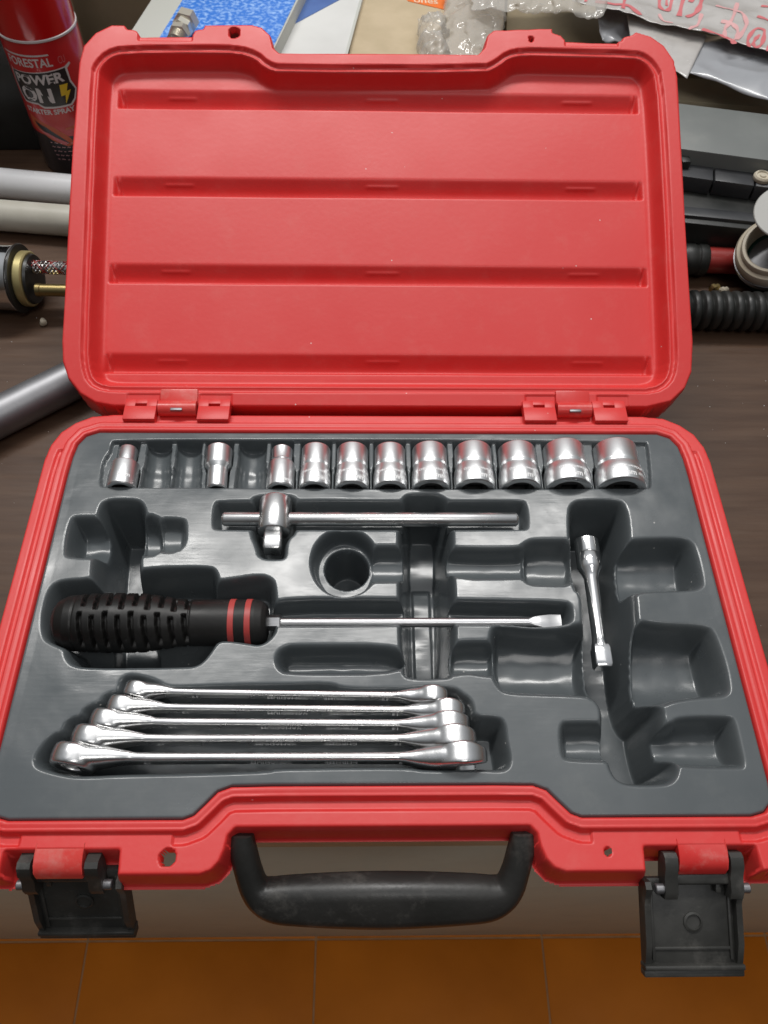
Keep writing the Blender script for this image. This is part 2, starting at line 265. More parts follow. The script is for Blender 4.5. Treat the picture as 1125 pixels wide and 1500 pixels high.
M['grout'] = mat('grout', (.44, .24, .11), .85, 0, (.36, .19, .08), 60)
M['white'] = mat('white_plastic', (.66, .66, .67), .28, 0, None, rvar=.04)
M['cream'] = mat('cream_plastic', (.48, .46, .40), .38, 0, (.42, .40, .34), 30, .06, 120)
M['alu'] = mat('grey_metal_pipe', (.27, .27, .28), .45, .8, (.23, .23, .24), 60, .04, 300)
M['brass'] = mat('brass', (.40, .31, .14), .34, 1, (.34, .26, .11), 60, .1, 200)
M['nickel'] = mat('nickel', (.74, .71, .62), .32, .7)
M['brass_dull'] = mat('dull_brass', (.55, .47, .22), .4, .6, (.48, .40, .18), 60)
M['braid'] = mat('braided_steel', (.35, .33, .31), .4, .8)
M['card'] = mat('cardboard', (.46, .37, .24), .8, 0, (.52, .42, .28), 40, .1, 200)
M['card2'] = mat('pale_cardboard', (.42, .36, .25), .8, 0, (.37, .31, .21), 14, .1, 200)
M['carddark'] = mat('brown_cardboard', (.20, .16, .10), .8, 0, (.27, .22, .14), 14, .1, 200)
M['cardedge'] = mat('cardboard_edge', (.62, .50, .36), .9)
M['blue'] = mat('blue_print', (.04, .19, .66), .35, 0, (.30, .50, .88), 260, nd=10, lo=.45, hi=.66)
M['blue_dark'] = mat('dark_blue_print', (.06, .12, .34), .35, 0, (.09, .17, .42), 30)
M['lightgrey'] = mat('light_grey_print', (.50, .51, .47), .5)
M['whitecard'] = mat('white_card', (.66, .66, .64), .5, 0, (.60, .60, .58), 20)
M['orange'] = mat('orange_print', (.80, .17, .02), .5)
M['cream_ink'] = mat('cream_ink', (.80, .62, .45), .5)
M['canred'] = mat('glossy_red_cap', (.60, .010, .010), .22, 0, coat=.6)
M['canlabel'] = mat('red_can_label', (.52, .020, .022), .30, 0, (.44, .014, .016), 20, coat=.5)
M['canblack'] = mat('black_print', (.02, .018, .02), .3, coat=.4)
M['ink_white'] = mat('white_ink', (.62, .58, .58), .4)
M['ink_yellow'] = mat('yellow_ink', (.75, .50, .03), .4)
M['ink_pink'] = mat('faded_red_ink', (.58, .15, .16), .45)
M['ink_pale'] = mat('pale_red_ink', (.66, .36, .36), .45)
M['ink_orange'] = mat('orange_ink', (.50, .10, .04), .4)
M['greygreen'] = mat('grey_painted_metal', (.145, .155, .150), .5, 0, (.18, .19, .182), 20, .1, 100, dust=(.25, .25, .23), dust_amt=.4)
M['darkplastic'] = mat('dark_grey_plastic', (.030, .031, .034), .42, 0, (.045, .046, .05), 30, .1, 200, .1)
M['rubber'] = mat('black_rubber', (.012, .013, .012), .45, 0, (.022, .022, .02), 30, .15, 200, .12)
M['redpaint'] = mat('dull_red_paint', (.30, .030, .026), .36, 0, (.26, .026, .022), 30, .1, 150)
M['disc'] = mat('grey_disc', (.36, .36, .34), .45, 0, (.32, .32, .30), 30)
M['ring'] = mat('stained_ivory_rim', (.55, .50, .40), .5, 0, (.44, .38, .28), 40, .15, 120)
M['green'] = mat('dark_green_plastic', (.01, .06, .045), .4)
M['bagwhite'] = mat('white_plastic_bag', (.50, .48, .46), .26, 0, (.42, .40, .38), 40, .3, 60, .08, coat=.7)
M['baggrey'] = mat('grey_plastic_sheet', (.36, .37, .39), .30, 0, (.30, .31, .33), 20, .3, 60, .08, coat=.7)
def clear(name, tint, amt):
    m = bpy.data.materials.new(name); m.use_nodes = True; t = m.node_tree; p = t.nodes['Principled BSDF']
    p.inputs['Base Color'].default_value = (*tint, 1); p.inputs['Roughness'].default_value = .12; p.inputs['Specular IOR Level'].default_value = .9
    tr = t.nodes.new('ShaderNodeBsdfTransparent'); mx = t.nodes.new('ShaderNodeMixShader'); mx.inputs[0].default_value = amt
    t.links.new(tr.outputs[0], mx.inputs[1]); t.links.new(p.outputs[0], mx.inputs[2]); t.links.new(mx.outputs[0], t.nodes['Material Output'].inputs[0]); return m
M['clear'] = clear('clear_plastic_film', (.66, .63, .58), .34)
# screwdriver slots need a darker, rougher recess: same plastic, real depth does it
# ------------------------------------------------------------------ setting: floor of tiles, desk
def slab(name, a, b, m, parent=None, r=1.0): return G().box(a, b, r).build(name, m, parent)
floor = slab('floor', (-1500, -1200, -840), (1500, 1500, -799.6), M['grout'], r=0); tag(floor, kind='structure')
tme = None
for i in range(-4, 5):
    for j in range(-2, 3):
        x0 = -376.5 + 300.4 * i + 1.2; y0 = -540 + 300.4 * j + 1.2
        if tme is None:
            g = G().box((0, 0, -6), (298, 298, 0), 1.0, 2); o = g.build('tile', M['tile'], floor); tme = o.data
        else:
            o = bpy.data.objects.new('tile', tme); C.objects.link(o); o.parent = floor
        o.location = Vector((x0, y0, -798.4 + random.uniform(-.3, .3))) * MM
desk = thing('desk', 'desk with dark wood grain top and taupe front panel, under the red tool case', 'desk', (0, 300, -800))
dk = Matrix.Translation((0, -300, 800))
g = G(); g.box((-900, -236, -93), (900, 900, -65), 2.5, 3, dk); g.build('desktop', M['wood'], desk)
g = G(); g.box((-900, -238.5, -150), (900, -218, -68), 1.5, 2, dk); g.build('front_rail', M['panel'], desk)
g = G(); g.box((-900, -236, -797.5), (900, -220, -151.2), 1.0, 2, dk); g.build('front_panel', M['panel'], desk)
for x in (-890, 860):
    g = G(); g.box((x, -219, -797.5), (x + 30, 880, -94), 1.0, 2, dk); g.build('side_panel', M['panel'], desk)
# ------------------------------------------------------------------ tool case
case = thing('tool_case', 'open red plastic tool case with grey moulded tray, folded lid, black latches and handle', 'tool case', (0, -130, -62))
CO = Vector((0, 130, 62))            # case-local = world - origin (mm)
def cp(name, me, m): return link(name, me, m, case, CO)
TB = [(-192, -50), (-191.6, -37), (-190.2, -27), (-186, -20), (-178, -16.5), (178, -16.5), (186, -20), (190.2, -27), (191.6, -37), (192, -50),
      (192, -236), (191, -245), (186, -250), (179, -251.8), (96, -251.8), (91, -250), (85.6, -244.5), (80.5, -239), (74, -236.6), (55, -236.3),
      (-55, -236.3), (-74, -236.6), (-80.5, -239), (-85.6, -244.5), (-91, -250), (-96, -251.8), (-179, -251.8), (-186, -250), (-191, -245), (-192, -236)]
FLh = [(0, -256), (70.5, -256), (73.2, -259), (74.2, -265), (76.2, -270.5), (80, -274.7), (85.5, -276.6), (124.5, -276.6), (125.4, -265.6), (177.4, -265.6), (178.2, -276.6), (187, -276.3), (199, -270), (207, -259), (210, -246), (210, -150), (210, -38), (208.6, -26), (204, -15), (196, -7), (186, -1.6), (172, 0), (0, 0)]
FL = FLh + [(-x, y) for x, y in reversed(FLh[1:-1])]
# base shell: flange, raised ridge round the tray, outer wall
h = .75
X, Y = grid(-214.5, 214.5, -281.25, 3.75, h)
so = sdf(FL, X, Y); X, Y, so = snap(X, Y, so, h)
st = -sdf(TB, X, Y)                     # distance outside the tray
z = np.full(X.shape, -3.0)
panel = ((np.abs(X) > 100) & (np.abs(X) < 172) & (Y < -250)) | ((np.abs(X) > 92) & (np.abs(X) < 166) & (Y > -14))
gut = ramp(11.2 - st, .5) * 3; z = z - np.where(panel | (Y > -30), 0, np.minimum(gut, 1.6))
rf = np.where(Y < -230, 5.2, 7.0)
z = np.maximum(z, np.minimum(0, -4.6 + 4.0 * ramp(rf - st + 1.0, .5)))
z = z - .55 * np.exp(-((st - 3.6) / .5) ** 2)          # fine mould line along the ridge
z = np.minimum(z, .0 - 6 * ramp(.3 - st, .4))          # falls away under the tray edge
z = z - 8 * ramp(.75 - so, .9)                          # rounded outer edge, then wall
z = np.maximum(z, -21)
for cx, cy, rr in ((-101.5, -268.3, 3.6), (107, -266.9, 1.5)):
    dh = np.hypot(X - cx, Y - cy); z = np.where(dh < rr + .2, -12, z)
hole = np.zeros(X.shape, bool)
hole |= np.hypot(X + 101.5, Y + 268.3) < 3.2; hole |= np.hypot(X - 107, Y + 266.9) < 1.2
z += .12 * vnoise(X, Y, 40, 3)
keep = (so > -3.2) & (st > -2.2) & ~hole
me = grid_mesh('base_shell', X, Y, z, keep)
base = cp('base_shell', me, M['red'])
low = [(x * .945, -130 + (y + 130) * .92) for x, y in FL if True]
lowp = [(-190, -4), (-198, -14), (-198, -225), (-188, -238), (188, -238), (198, -225), (198, -14), (190, -4)]
g = G(); g.prism(lowp, -62, -52, 2.5); ob = g.build('bottom_shell', M['red'], case, CO)
for a, b in (((-199, -228, -54), (-195, -10, -8)), ((195, -228, -54), (199, -10, -8)), ((-190, -8, -54), (190, -4, -8)), ((-190, -240.5, -54), (190, -237.8, -12))):
    g = G(); g.box(a, b, 1); g.build('side_wall', M['red'], case, CO)
# tray
h = .55
X, Y = grid(-194.15, 194.15, -254.1, -13.75, h)
s0 = sdf(TB, X, Y); X, Y, s0 = snap(X, Y, s0, h)
dep = np.zeros(X.shape)
SX, SY = 25.3, -106
SK = [(-157.9, 8.9, -158.2, 5.7), (-137.6, 8.3, -139.4, 7.0), (-118.8, 8.3, -120.6, 7.2), (-100, 6.2, -101.5, 8.1), (-79.6, 8.9, -80.6, 7.9), (-61.2, 8.3, -61.8, 6.4), (-40.4, 9.6, -40.3, 9.0), (-17.5, 10.4, -17.4, 9.6), (6, 10.4, 6.2, 9.4), (31, 11.7, 31.2, 10.7), (58, 12.6, 58.8, 11.6), (86, 12.8, 86.6, 11.6), (115.8, 14.4, 116.4, 12.2), (148.2, 15.2, 149.2, 13.0)]
for nm, D, kind, pts in POCKETS:
    pts = chaikin(pts, 2); xs = [p[0] for p in pts]; ys = [p[1] for p in pts]
    i0 = max(0, int((min(xs) - 4 + 194.15) / h)); i1 = int((max(xs) + 4 + 194.15) / h) + 1
    j0 = max(0, int((min(ys) - 4 + 254.1) / h)); j1 = int((max(ys) + 4 + 254.1) / h) + 1
    xx, yy = X[i0:i1, j0:j1], Y[i0:i1, j0:j1]; s = sdf(pts, xx, yy)
    sl, ee, kk = 6.5, 2.5, 4.0
    if kind == 'cyl':
        yc, hw = (min(ys) + max(ys)) / 2, (max(ys) - min(ys)) / 2
        Dm = D * (.35 + .65 * np.sqrt(np.clip(1 - ((yy - yc) / (hw * 1.02)) ** 2, 0.0, 1))); sl = 4.5; kk = 5
    elif kind == 'sockets':
        Dm = np.full(xx.shape, 3.0)
        for xn, rn, xf, rf_ in SK:
            t = np.clip((yy + 61) / 36, 0, 1); far = 1 / (1 + np.exp(-(t - .5) * 26)); r_ = rn + (rf_ - rn) * far + .8
            xc = xn + (xf - xn) * t; q = np.sqrt(np.clip(r_ ** 2 - (xx - xc) ** 2, 0, None)); Dm = np.maximum(Dm, np.where(q > 0, 4.5 + q * .92, 0))
        sl = 9; ee = .8; kk = 2
    elif kind == 'steep': Dm = np.full(xx.shape, float(D)); sl = 14; ee = 1.2
    else: Dm = np.full(xx.shape, float(D))
    if nm == 'centre_trough':
        Dm = Dm - 2.2 * np.clip((5.8 - np.abs(xx - SX)) / 1.0, 0, 1) * np.clip((SY - yy) / 4, 0, 1) + 1.5 * np.exp(-(((yy + 108) / 7) ** 2))
    if nm == 'right_trough': Dm = Dm - 1.5 * np.clip((-150 - yy) / 60, 0, 1)
    if nm == 'wrench_bed': Dm = np.where(xx > 62 - (yy + 215) * .2, 14.0, Dm)
    if nm == 'socket_row': d = np.minimum(Dm, sl * ramp(s, ee))
    else: d = smin(Dm, sl * ramp(s, ee), kk)
    d = np.where(s < -ee, 0, np.maximum(d, 0)); cur = dep[i0:i1, j0:j1]
    both = (d > .01) & (cur > .01); dep[i0:i1, j0:j1] = np.where(both, smax(d, cur, 1.6), np.maximum(d, cur))
dep = np.minimum(dep, 47.5)
lumps = .26 * vnoise(X, Y, 34, 5) + .09 * vnoise(X, Y, 13, 6) + .015 * vnoise(X, Y, 4.5, 8)
z = -.9 - dep + lumps * np.clip(s0 / 6, 0, 1) + .18 * vnoise(X, Y, 7, 9) * (dep > 4)
z = z - 4.5 * ramp(.7 - s0, .7)
tray = cp('tray', grid_mesh('tray', X, Y, z, s0 > -1.3), M['tray'])
# lid: local frame x, v (up the lid), w (towards the viewer)
AL = 0.4212
GV = (228.6, 162.2, 98, 34.2)
lidT = Matrix.Translation(Vector((0, 3.6, -1.1)) + CO) @ Matrix.Rotation(AL, 4, 'X')
def lidpart(name, me, m, parent=None):
    o = bpy.data.objects.new(name, me); C.objects.link(o); me.materials.append(m); o.parent = parent or case
    if parent is None:
        o.location = lidT.translation * MM; o.rotation_euler = (AL, 0, 0)
    return o
h = .8
X, Y = grid(-214.4, 214.4, -3.2, 281.6, h)
so = sdf(LID_OUT, X, Y); X, Y, so = snap(X, Y, so, h)
LI = chaikin(LID_IN, 1)
si = sdf(LI, X, Y)
z = np.zeros(X.shape)
z -= np.minimum(2.6, 5 * ramp(si, .35))
z -= smin(np.full(X.shape, 11.5), 2.6 * ramp(si - 4.4, .8), 5)
z += 1.1 * np.exp(-((si - 3.9) / .7) ** 2)
for vc in GV:
    gx = np.minimum(X + 184.5, 185 - X); top = vc + 7.0 - Y; bot = Y - (vc - 6.8)
    gd = np.minimum(np.minimum(.70 * ramp(top, 1.0), 3.0 * ramp(bot, .6)), 99)
    gd = smin(gd, 2.2 * ramp(gx, 1.0), 1.5)
    gd = smin(np.full(X.shape, 7.2), gd, 2.2); z -= np.maximum(gd, 0) * (si > 5)
    for xc, wd in ((-140, 14), (2, 16), (142, 15)):
        z += .5 * np.exp(-((Y - vc - 2.6) / .7) ** 2) * (1 / (1 + np.exp((np.abs(X - xc) - wd * .7) * 1.8)))
    for sgn in (-1, 1):
        z += 1.6 * np.exp(-(((X - sgn * 181.5) / .8) ** 2)) * np.clip((7 - np.abs(Y - vc)) / 3, 0, 1)
rec = ((np.abs(X) > 130.5) & (np.abs(X) < 168.5) & (Y > 263.2)); z = np.where(rec & (si < 0), -2.4, z)
rec = ((np.abs(X) > 143) & (np.abs(X) < 164) | (np.abs(X) > 96) & (np.abs(X) < 117)) & (Y < 9.2); z = np.where(rec & (si < 0), -1.0, z)
z -= 11 * ramp(.8 - so, .9); z = np.where(so < 3, np.maximum(z, -29), z)
z += .15 * vnoise(X, Y, 45, 12) + .22 * vnoise(X, Y, 70, 13) * (si > 12)
hole = (np.hypot(X + 101.7, Y - 270) < 3.1) | (np.hypot(X - 106.7, Y - 268.2) < 1.2)
ring = (np.hypot(X + 101.7, Y - 270) < 3.9) | (np.hypot(X - 106.7, Y - 268.2) < 1.9); z = np.where(ring, z - 5, z)
lid = lidpart('lid', grid_mesh('lid', X, Y, z, (so > -2.6) & ~hole), M['red'])
g = G(); g.prism([(-197, 14), (-197, 240), (-186, 248), (186, 248), (197, 240), (197, 14), (186, 6), (-186, 6)], -36, -27.5, 3)
g.build('lid_shell', M['red'], lid)
# hinges
for xs in (-1, 1):
    lugs = ((-164, -143.6), (-117, -96.6)) if xs < 0 else ((93, 114), (138.5, 160))
    for a, b in lugs:
        m_ = (a + b) / 2; g = G(); g.box((a, -9.5, -3.6), (b, 1.4, 3.0), .5); g.box((a, 1.0, -3.6), (m_ - 3.6, 7.0, 3.0), .4); g.box((m_ + 3.6, 1.0, -3.6), (b, 7, 3.0), .4)
        g.box((m_ - 4.0, 3.4, -3.6), (m_ + 4.0, 7, 2.95), .4)
        g.build('hinge_lug', M['red'], case, CO)
    a, b = (-142.4, -118.2) if xs < 0 else (115.2, 137.4)
    g = G(); m_ = (a + b) / 2
    def arc(x): return [(x, 1.2 + 5.0 * math.cos(t), .4 + 5.0 * math.sin(t)) for t in [2 * math.pi * k / 20 for k in range(20)]]
    g.loft([arc(a), arc(b)])
    RL = Matrix.Translation((0, 3.6, -1.1)) @ Matrix.Rotation(AL, 4, 'X')
    g.box((a, -1.5, -2), (b, 12, 1.6), .8, 2, RL)
    k = g.build('hinge_knuckle', M['red_dark'], case, CO)
    g = G(); g.box((m_ - 3.8, -3.6, 2.9), (m_ + 3.8, -1.4, 4.9), .6); g.build('hinge_pin', M['alu'], k)
# knuckles that carry the latches
for a, b in ((-163.7, -141), (140.6, 164)):
    g = G(); ringp = [(-262, -3.1), (-268, -3.1), (-272, -4.2), (-275.2, -6.8), (-276.2, -10), (-274.8, -13), (-271, -14.6), (-262, -14)]
    g.loft([[(a, y + .5, z_ + .5) for y, z_ in ringp], [(a + .6, y, z_) for y, z_ in ringp], [(b - .6, y, z_) for y, z_ in ringp], [(b, y + .5, z_ + .5) for y, z_ in ringp]]); g.build('latch_knuckle', M['red_dark'], case, CO)
def latch(xc, ang, dx, label):
    """black latch: two link arms on the knuckle, then the plate with raised sides and hooked lip. local: x across, y outwards, z up"""
    R = Matrix.Translation((xc, -270.5, -8.5)) @ Matrix.Rotation(math.pi, 4, 'Z') @ Matrix.Rotation(-ang, 4, 'X')
    o = bpy.data.objects.new('latch', None); C.objects.link(o); o.parent = case; o.matrix_local = Matrix.Translation(CO * MM) @ Matrix.Translation(R.translation * MM) @ R.to_3x3().to_4x4()
    o['label'] = label; o.empty_display_size = .01
    for s in (-1, 1):
        g = G(); pr = [(-4.2, -4), (-4.4, 2.5), (-2.5, 4.6), (2, 5), (7, 3.0), (13, 3.5), (17, 1.5), (17, -4), (12, -7), (2, -5.5)]
        x0 = s * 12.6; x1 = s * 18.8
        g.loft([[(x0, y, z_) for y, z_ in pr], [(x1, y, z_) for y, z_ in pr]]); g.build('link_arm', M['black'], o)
        g = G(); g.lathe([(2.0, -3.2), (2.4, -2.8), (2.4, 2.8), (2.0, 3.2)], 16, Matrix.Translation((s * 19.5, 12.5, 0))); g.build('pin', M['alu'], o)
    g = G(); g.box((-14.5, 5.5, -5.5), (14.5, 11, .5), 1.2, 3); g.build('cross_bar', M['black'], o)
    g = G(); g.box((-22.5 + 0, 9, -9), (22.5, 49, -5.2), 1.0)
    for s in (-1, 1):
        pr = [(9, -9), (9, 1.5), (12, 3.2), (15.5, 1.5), (20, -.5), (38, -.5), (45, -2.5), (49, -4), (49, -9)]
        g.loft([[(s * 20.6, y, z_) for y, z_ in pr], [(s * 23.4, y, z_) for y, z_ in pr]])
    g.box((-19, 40, -5.6), (19, 41.6, -4.2), .4); g.box((-19.5, 12, -5.6), (-18, 46, -4.0), .4); g.box((18, 12, -5.6), (19.5, 46, -4.0), .4)
    g.lathe([(4.6, 0), (4.6, .9), (3.6, 1.3), (3.4, .3), (0.5, .2)], 24, Matrix.Translation((-1, 29, -5.3)) @ Matrix.Rotation(-math.pi / 2, 4, 'Y'))
    g.box((-14, 9, -8), (-11.5, 15, -1), .5); g.box((11.5, 9, -8), (14, 15, -1), .5)
    g.v = [(x + dx, y, z_) for x, y, z_ in g.v]; g.build('plate', M['black'], o)
    g = G(); g.box((-24, 47.5, -9.4), (24, 50, -1.6), .7); g.box((-24, 50, -9.4), (24, 53.4, -3.2), .8); g.v = [(x + dx, y, z_) for x, y, z_ in g.v]; g.build('lip', M['black'], o)
    return o
latch(-152.4, math.radians(56), -4.5, 'left latch hanging steeply down')
latch(152.4, math.radians(24), 4.5, 'right latch standing out almost level')
# carrying handle
ang = math.radians(42); ca, sa = math.cos(ang), math.sin(ang)
def hp(x, u, w): return (x, -258 - u * ca + w * sa * -1, -13 - u * sa + w * ca)
pth = [(-68.5, -3, 11, 11), (-68.6, 3, 12.6, 12.6), (-67.5, 10, 13.2, 13.2), (-65.8, 18, 13.2, 14), (-63.3, 26, 14, 15), (-59, 30.6, 18.5, 16), (-52, 33.2, 22.0, 17), (-40, 33.6, 24, 18), (-20, 33.8, 26, 19), (0, 33.9, 26.8, 19.4), (20, 33.8, 26, 19), (40, 33.6, 24, 18), (52, 33.2, 22.0, 17), (59, 30.6, 18.5, 16), (63.3, 26, 14.6, 15), (65.8, 18, 13.2, 14), (67.5, 10, 13.2, 13.2), (68.6, 3, 12.6, 12.6), (68.5, -3, 11, 11)]
# resample smoothly
def resample(P_, n):
    out = []; N = len(P_)
    for i in range(N - 1):
        p0, p1, p2, p3 = P_[max(i - 1, 0)], P_[i], P_[i + 1], P_[min(i + 2, N - 1)]
        for k in range(n):
            t = k / n; out.append(tuple(.5 * (2 * p1[c] + (p2[c] - p0[c]) * t + (2 * p0[c] - 5 * p1[c] + 4 * p2[c] - p3[c]) * t * t + (3 * p1[c] - p0[c] - 3 * p2[c] + p3[c]) * t ** 3) for c in range(len(P_[0]))))
    out.append(tuple(P_[-1])); return out
rs = resample(pth, 4); rings = []
for i, (x, u, wd, tk) in enumerate(rs):
    a = rs[max(i - 1, 0)]; b = rs[min(i + 1, len(rs) - 1)]; tx, tu = b[0] - a[0], b[1] - a[1]; l = math.hypot(tx, tu); nx, nu = -tu / l, tx / l
    rings.append([hp(x + nx * q, u + nu * q, w) for q, w in rounded(wd, tk, min(wd, tk) * .42, 4)])
g = G(); g.loft(rings); g.build('handle', M['grip'], case, CO, angle=60)
for s in (-1, 1):
    g = G(); g.lathe([(3.6, -7), (4.2, -6), (4.2, 6), (3.6, 7)], 18, Matrix.Translation(Vector(hp(s * 72, 1.5, 0)))); g.build('handle_pivot', M['grip'], case, CO)
# ------------------------------------------------------------------ sockets
def bend_text(body, size, R, x0, theta0, bold=.06, lift=.2):
    """lettering wrapped round an axis along +X; reads along the girth, its top towards +X"""
    vs, fs = text_mesh(body, size, bold, res=2); out = []
    for u, v, _ in vs:
        t = theta0 + u / R; out.append((x0 + v, (R + lift) * math.cos(t), (R + lift) * math.sin(t)))
    return out, fs
TXT = {0: '8mm', 3: '10mm', 5: '11mm', 6: '12mm', 7: '13mm', 8: '14mm', 9: '15mm', 10: '16mm', 11: '17mm', 12: '19mm', 13: '22mm'}
LAB = {0: 'smallest chrome socket, at the left end of the row, thin end up', 3: 'chrome socket standing alone between empty cradles, wide end away', 5: 'narrow chrome socket, first of the unbroken run after the empty cradle',
       6: 'chrome socket second in the unbroken run, right of the narrow one', 7: 'chrome socket third in the unbroken run of sockets', 8: 'chrome socket fourth in the unbroken run, above the round cup', 9: 'chrome socket fifth in the unbroken run, above the dark centre trough',
       10: 'medium chrome socket, fourth from the right end of the row', 11: 'medium large chrome socket, third from the right end of the row', 12: 'large chrome socket with sharp waist, next to the biggest one', 13: 'largest chrome socket, marked 22mm, at the right end of the row'}
for i, (xn, rn, xf, rf_) in enumerate(SK):
    if i in (1, 2, 4): continue
    Ln = 31.0 if rn < 14 else 32.0; rf2 = rf_
    t = thing('socket', LAB[i], 'socket', (xn, -59.3, -4.0), (0, 0, math.atan2(34, xf - xn)), 'chrome sockets lying in the tray row')
    big, sml = rn, rf2
    if i == 0: pr = [(rn * .93, 0), (rn, .8), (rn, 17.5), (rn * .97, 18.3), (rf2 * 1.02, 19.5), (rf2, 20.5), (rf2, Ln - .9), (rf2 * .9, Ln)]
    elif i == 3: pr = [(rn * .9, 0), (rn, .8), (rn, 14), (rn * 1.04, 15), (rf2 * .98, 17), (rf2, 18), (rf2, Ln - .9), (rf2 * .92, Ln)]
    elif i == 5: pr = [(rn * .93, 0), (rn, .8), (rn, 18), (rn * .96, 19), (rf2 * 1.03, 19.8), (rf2 * .98, 20.3), (rf2 * 1.05, 21), (rf2, 22), (rf2, Ln - .9), (rf2 * .9, Ln)]
    else:
        k = .88 if i < 12 else .86
        rf2 = rf2 * .35 + rn * .94 * .65; pr = [(rn * .93, 0), (rn * .985, .5), (rn, 1.2), (rn * .995, 9.0), (rn * .975, 11), ((rn + rf2) / 2 * .985, 13.2), (rf2 * .985, 15.2), (rf2 * .98, 15.9), (rf2 * 1.005, 16.6), (rf2 * 1.01, 17.8), (rf2, 18.8), (rf2 * .995, Ln - 1.2), (rf2 * .97, Ln - .5), (rf2 * .9, Ln)]
    g = G(); g.lathe([(rn * .62, .9), (rn * .70, .0)] + pr + [(rf2 * .66, Ln), (rf2 * .6, Ln - 1)], 56, caps=(False, False)); g.build('body', M['socket'], t)
    # drive recess, square, and its ring
    n = 32; ringc = [(.9, rn * .62 * math.cos(2 * math.pi * j / n), rn * .62 * math.sin(2 * math.pi * j / n)) for j in range(n)]
    q = 3.4 if rn < 12 else 4.9
    def sq(x):
        o_ = []
        for j in range(n):
            a_ = 2 * math.pi * j / n; c_, s_ = math.cos(a_), math.sin(a_); m_ = max(abs(c_), abs(s_)); o_.append((x, q * c_ / m_, q * s_ / m_))
        return o_
    g = G(); g.loft([ringc, sq(1.2), sq(9)], (False, True)); g.build('drive_recess', M['bore'], t)
    g = G(); g.lathe([(rf2 * .62, Ln - .9), (rf2 * .58, Ln - 10)], 6, caps=(False, True)); g.build('hex_recess', M['bore'], t)
    if i != 3 :
        R_ = rn * .995; v_, f_ = bend_text(TXT[i], min(5.4, rn * .42), R_, 2.4 if i else 5, math.radians(90) - (.0 if i > 9 else -.3), .1); g = G(); g.add(v_, f_); g.build('lettering', M['engrave_light'] if i in (5, 6, 13, 11) else M['engrave'], t)
        if i > 5:
            v_, f_ = bend_text('CHROME VANADIUM', 2.1, R_, 8.0, math.radians(100), .03); g = G(); g.add(v_, f_); g.build('lettering', M['engrave'], t)
            v_, f_ = bend_text('//////////////', 3, R_, 3.6, math.radians(145), .03); g = G(); g.add(v_, f_); g.build('knurling', M['engrave'], t)
# ------------------------------------------------------------------ sliding T handle
t = thing('sliding_t_handle', 'chrome sliding T bar lying in the tray below the sockets', 'T handle', (-6, -80.8, -3))
g = G(); g.lathe([(3.2, -88.2), (4.0, -87.4), (4.3, -86.8), (4.3, 86.8), (4.0, 87.4), (3.2, 88.2)], 36, Matrix.Translation((0, 0, 0))); g.build('bar', M['chrome'], t)
RY = Matrix.Translation((-57, 13.8, 0)) @ Matrix.Rotation(-math.pi / 2, 4, 'Z')
g = G(); g.lathe([(8.4, 0), (9.4, .8), (9.8, 1.6), (9.8, 21.5), (9.2, 23.2), (7.0, 24.0)], 44, RY); g.build('drive_head', M['chrome'], t)
g = G(); g.loft([[(x, y * k, z_ * k) for y, z_ in rounded(10.6, 10.6, 1.3, 3)] for x, k in ((22, .98), (24.6, .92), (25.4, 1), (34.5, 1), (36, .84))], M=RY); g.build('square_drive', M['chrome'], t)
g = G(); g.box((-1.5, -8, -8), (1.5, -6, 8), .4, 2, Matrix.Translation((-57, 0, 0)))
# ------------------------------------------------------------------ screwdriver
t = thing('screwdriver', 'flat blade screwdriver with black slotted grip and two red bands, lying in the tray', 'screwdriver', (-121, -147, -5.5), (0, 0, 0))
n, m_ = 144, 300; prof = [(0, 6), (1.2, 9.5), (4, 13), (9, 15.2), (18, 16), (34, 16.6), (50, 16.2), (62, 14.4), (70, 13.1), (80, 12.9), (104, 12.9), (111, 12.8), (115, 11.6), (117, 9.6), (117.4, 8)]
px_ = [p[0] for p in prof]; pr_ = [p[1] for p in prof]
xs = np.linspace(0, 117.4, m_); th = np.linspace(0, 2 * np.pi, n, endpoint=False); XX, TH = np.meshgrid(xs, th, indexing='ij'); RR = np.interp(XX, px_, pr_)
for k in range(9):
    xc = 19 + k * 6.9
    for row in range(4):
        cth = np.pi / 4 + row * np.pi / 2 + (.07 if k % 2 else -.07); half = .66
        dth = (TH - cth + np.pi) % (2 * np.pi) - np.pi
        dx = np.clip((1.35 - np.abs(XX - xc - 1.1 * dth)) / .4, 0, 1); dt = np.clip((half - np.abs(dth)) / .06, 0, 1); RR = RR - 3.9 * dx * dt
for xc in (14, 76): RR = RR - .5 * np.exp(-((XX - xc) / .5) ** 2)
co = np.stack([XX - 59.4, RR * np.cos(TH), RR * np.sin(TH)], -1).reshape(-1, 3); idx = np.arange(m_ * n).reshape(m_, n); nx_ = np.roll(idx, -1, 1)
q = np.stack([idx[:-1], nx_[:-1], nx_[1:], idx[1:]], -1).reshape(-1, 4); link('handle', fast_mesh('handle', co, q[:, ::-1]), M['driver'], t)
g = G(); g.lathe([(6, 0), (2, -.6)], 40, Matrix.Translation((-59.4, 0, 0)), (False, True)); g.build('end_cap', M['driver'], t)
g = G(); g.lathe([(8.2, 0), (3, .3)], 40, Matrix.Translation((58.0, 0, 0)), (False, True)); g.build('end_cap', M['driver'], t)
for xc in (98.6, 107.6): g = G(); g.lathe([(12.5, -1.9), (13.15, -1.5), (13.15, 1.5), (12.5, 1.9)], 60, Matrix.Translation((xc - 59.4, 0, 0)), (False, False)); g.build('band', M['band'], t)
g = G(); g.lathe([(4.4, 57), (4.6, 57.5), (4.6, 64.8), (4.0, 65.5)], 6, Matrix.Rotation(.3, 4, 'X')); g.build('hex_bolster', M['steel'], t)
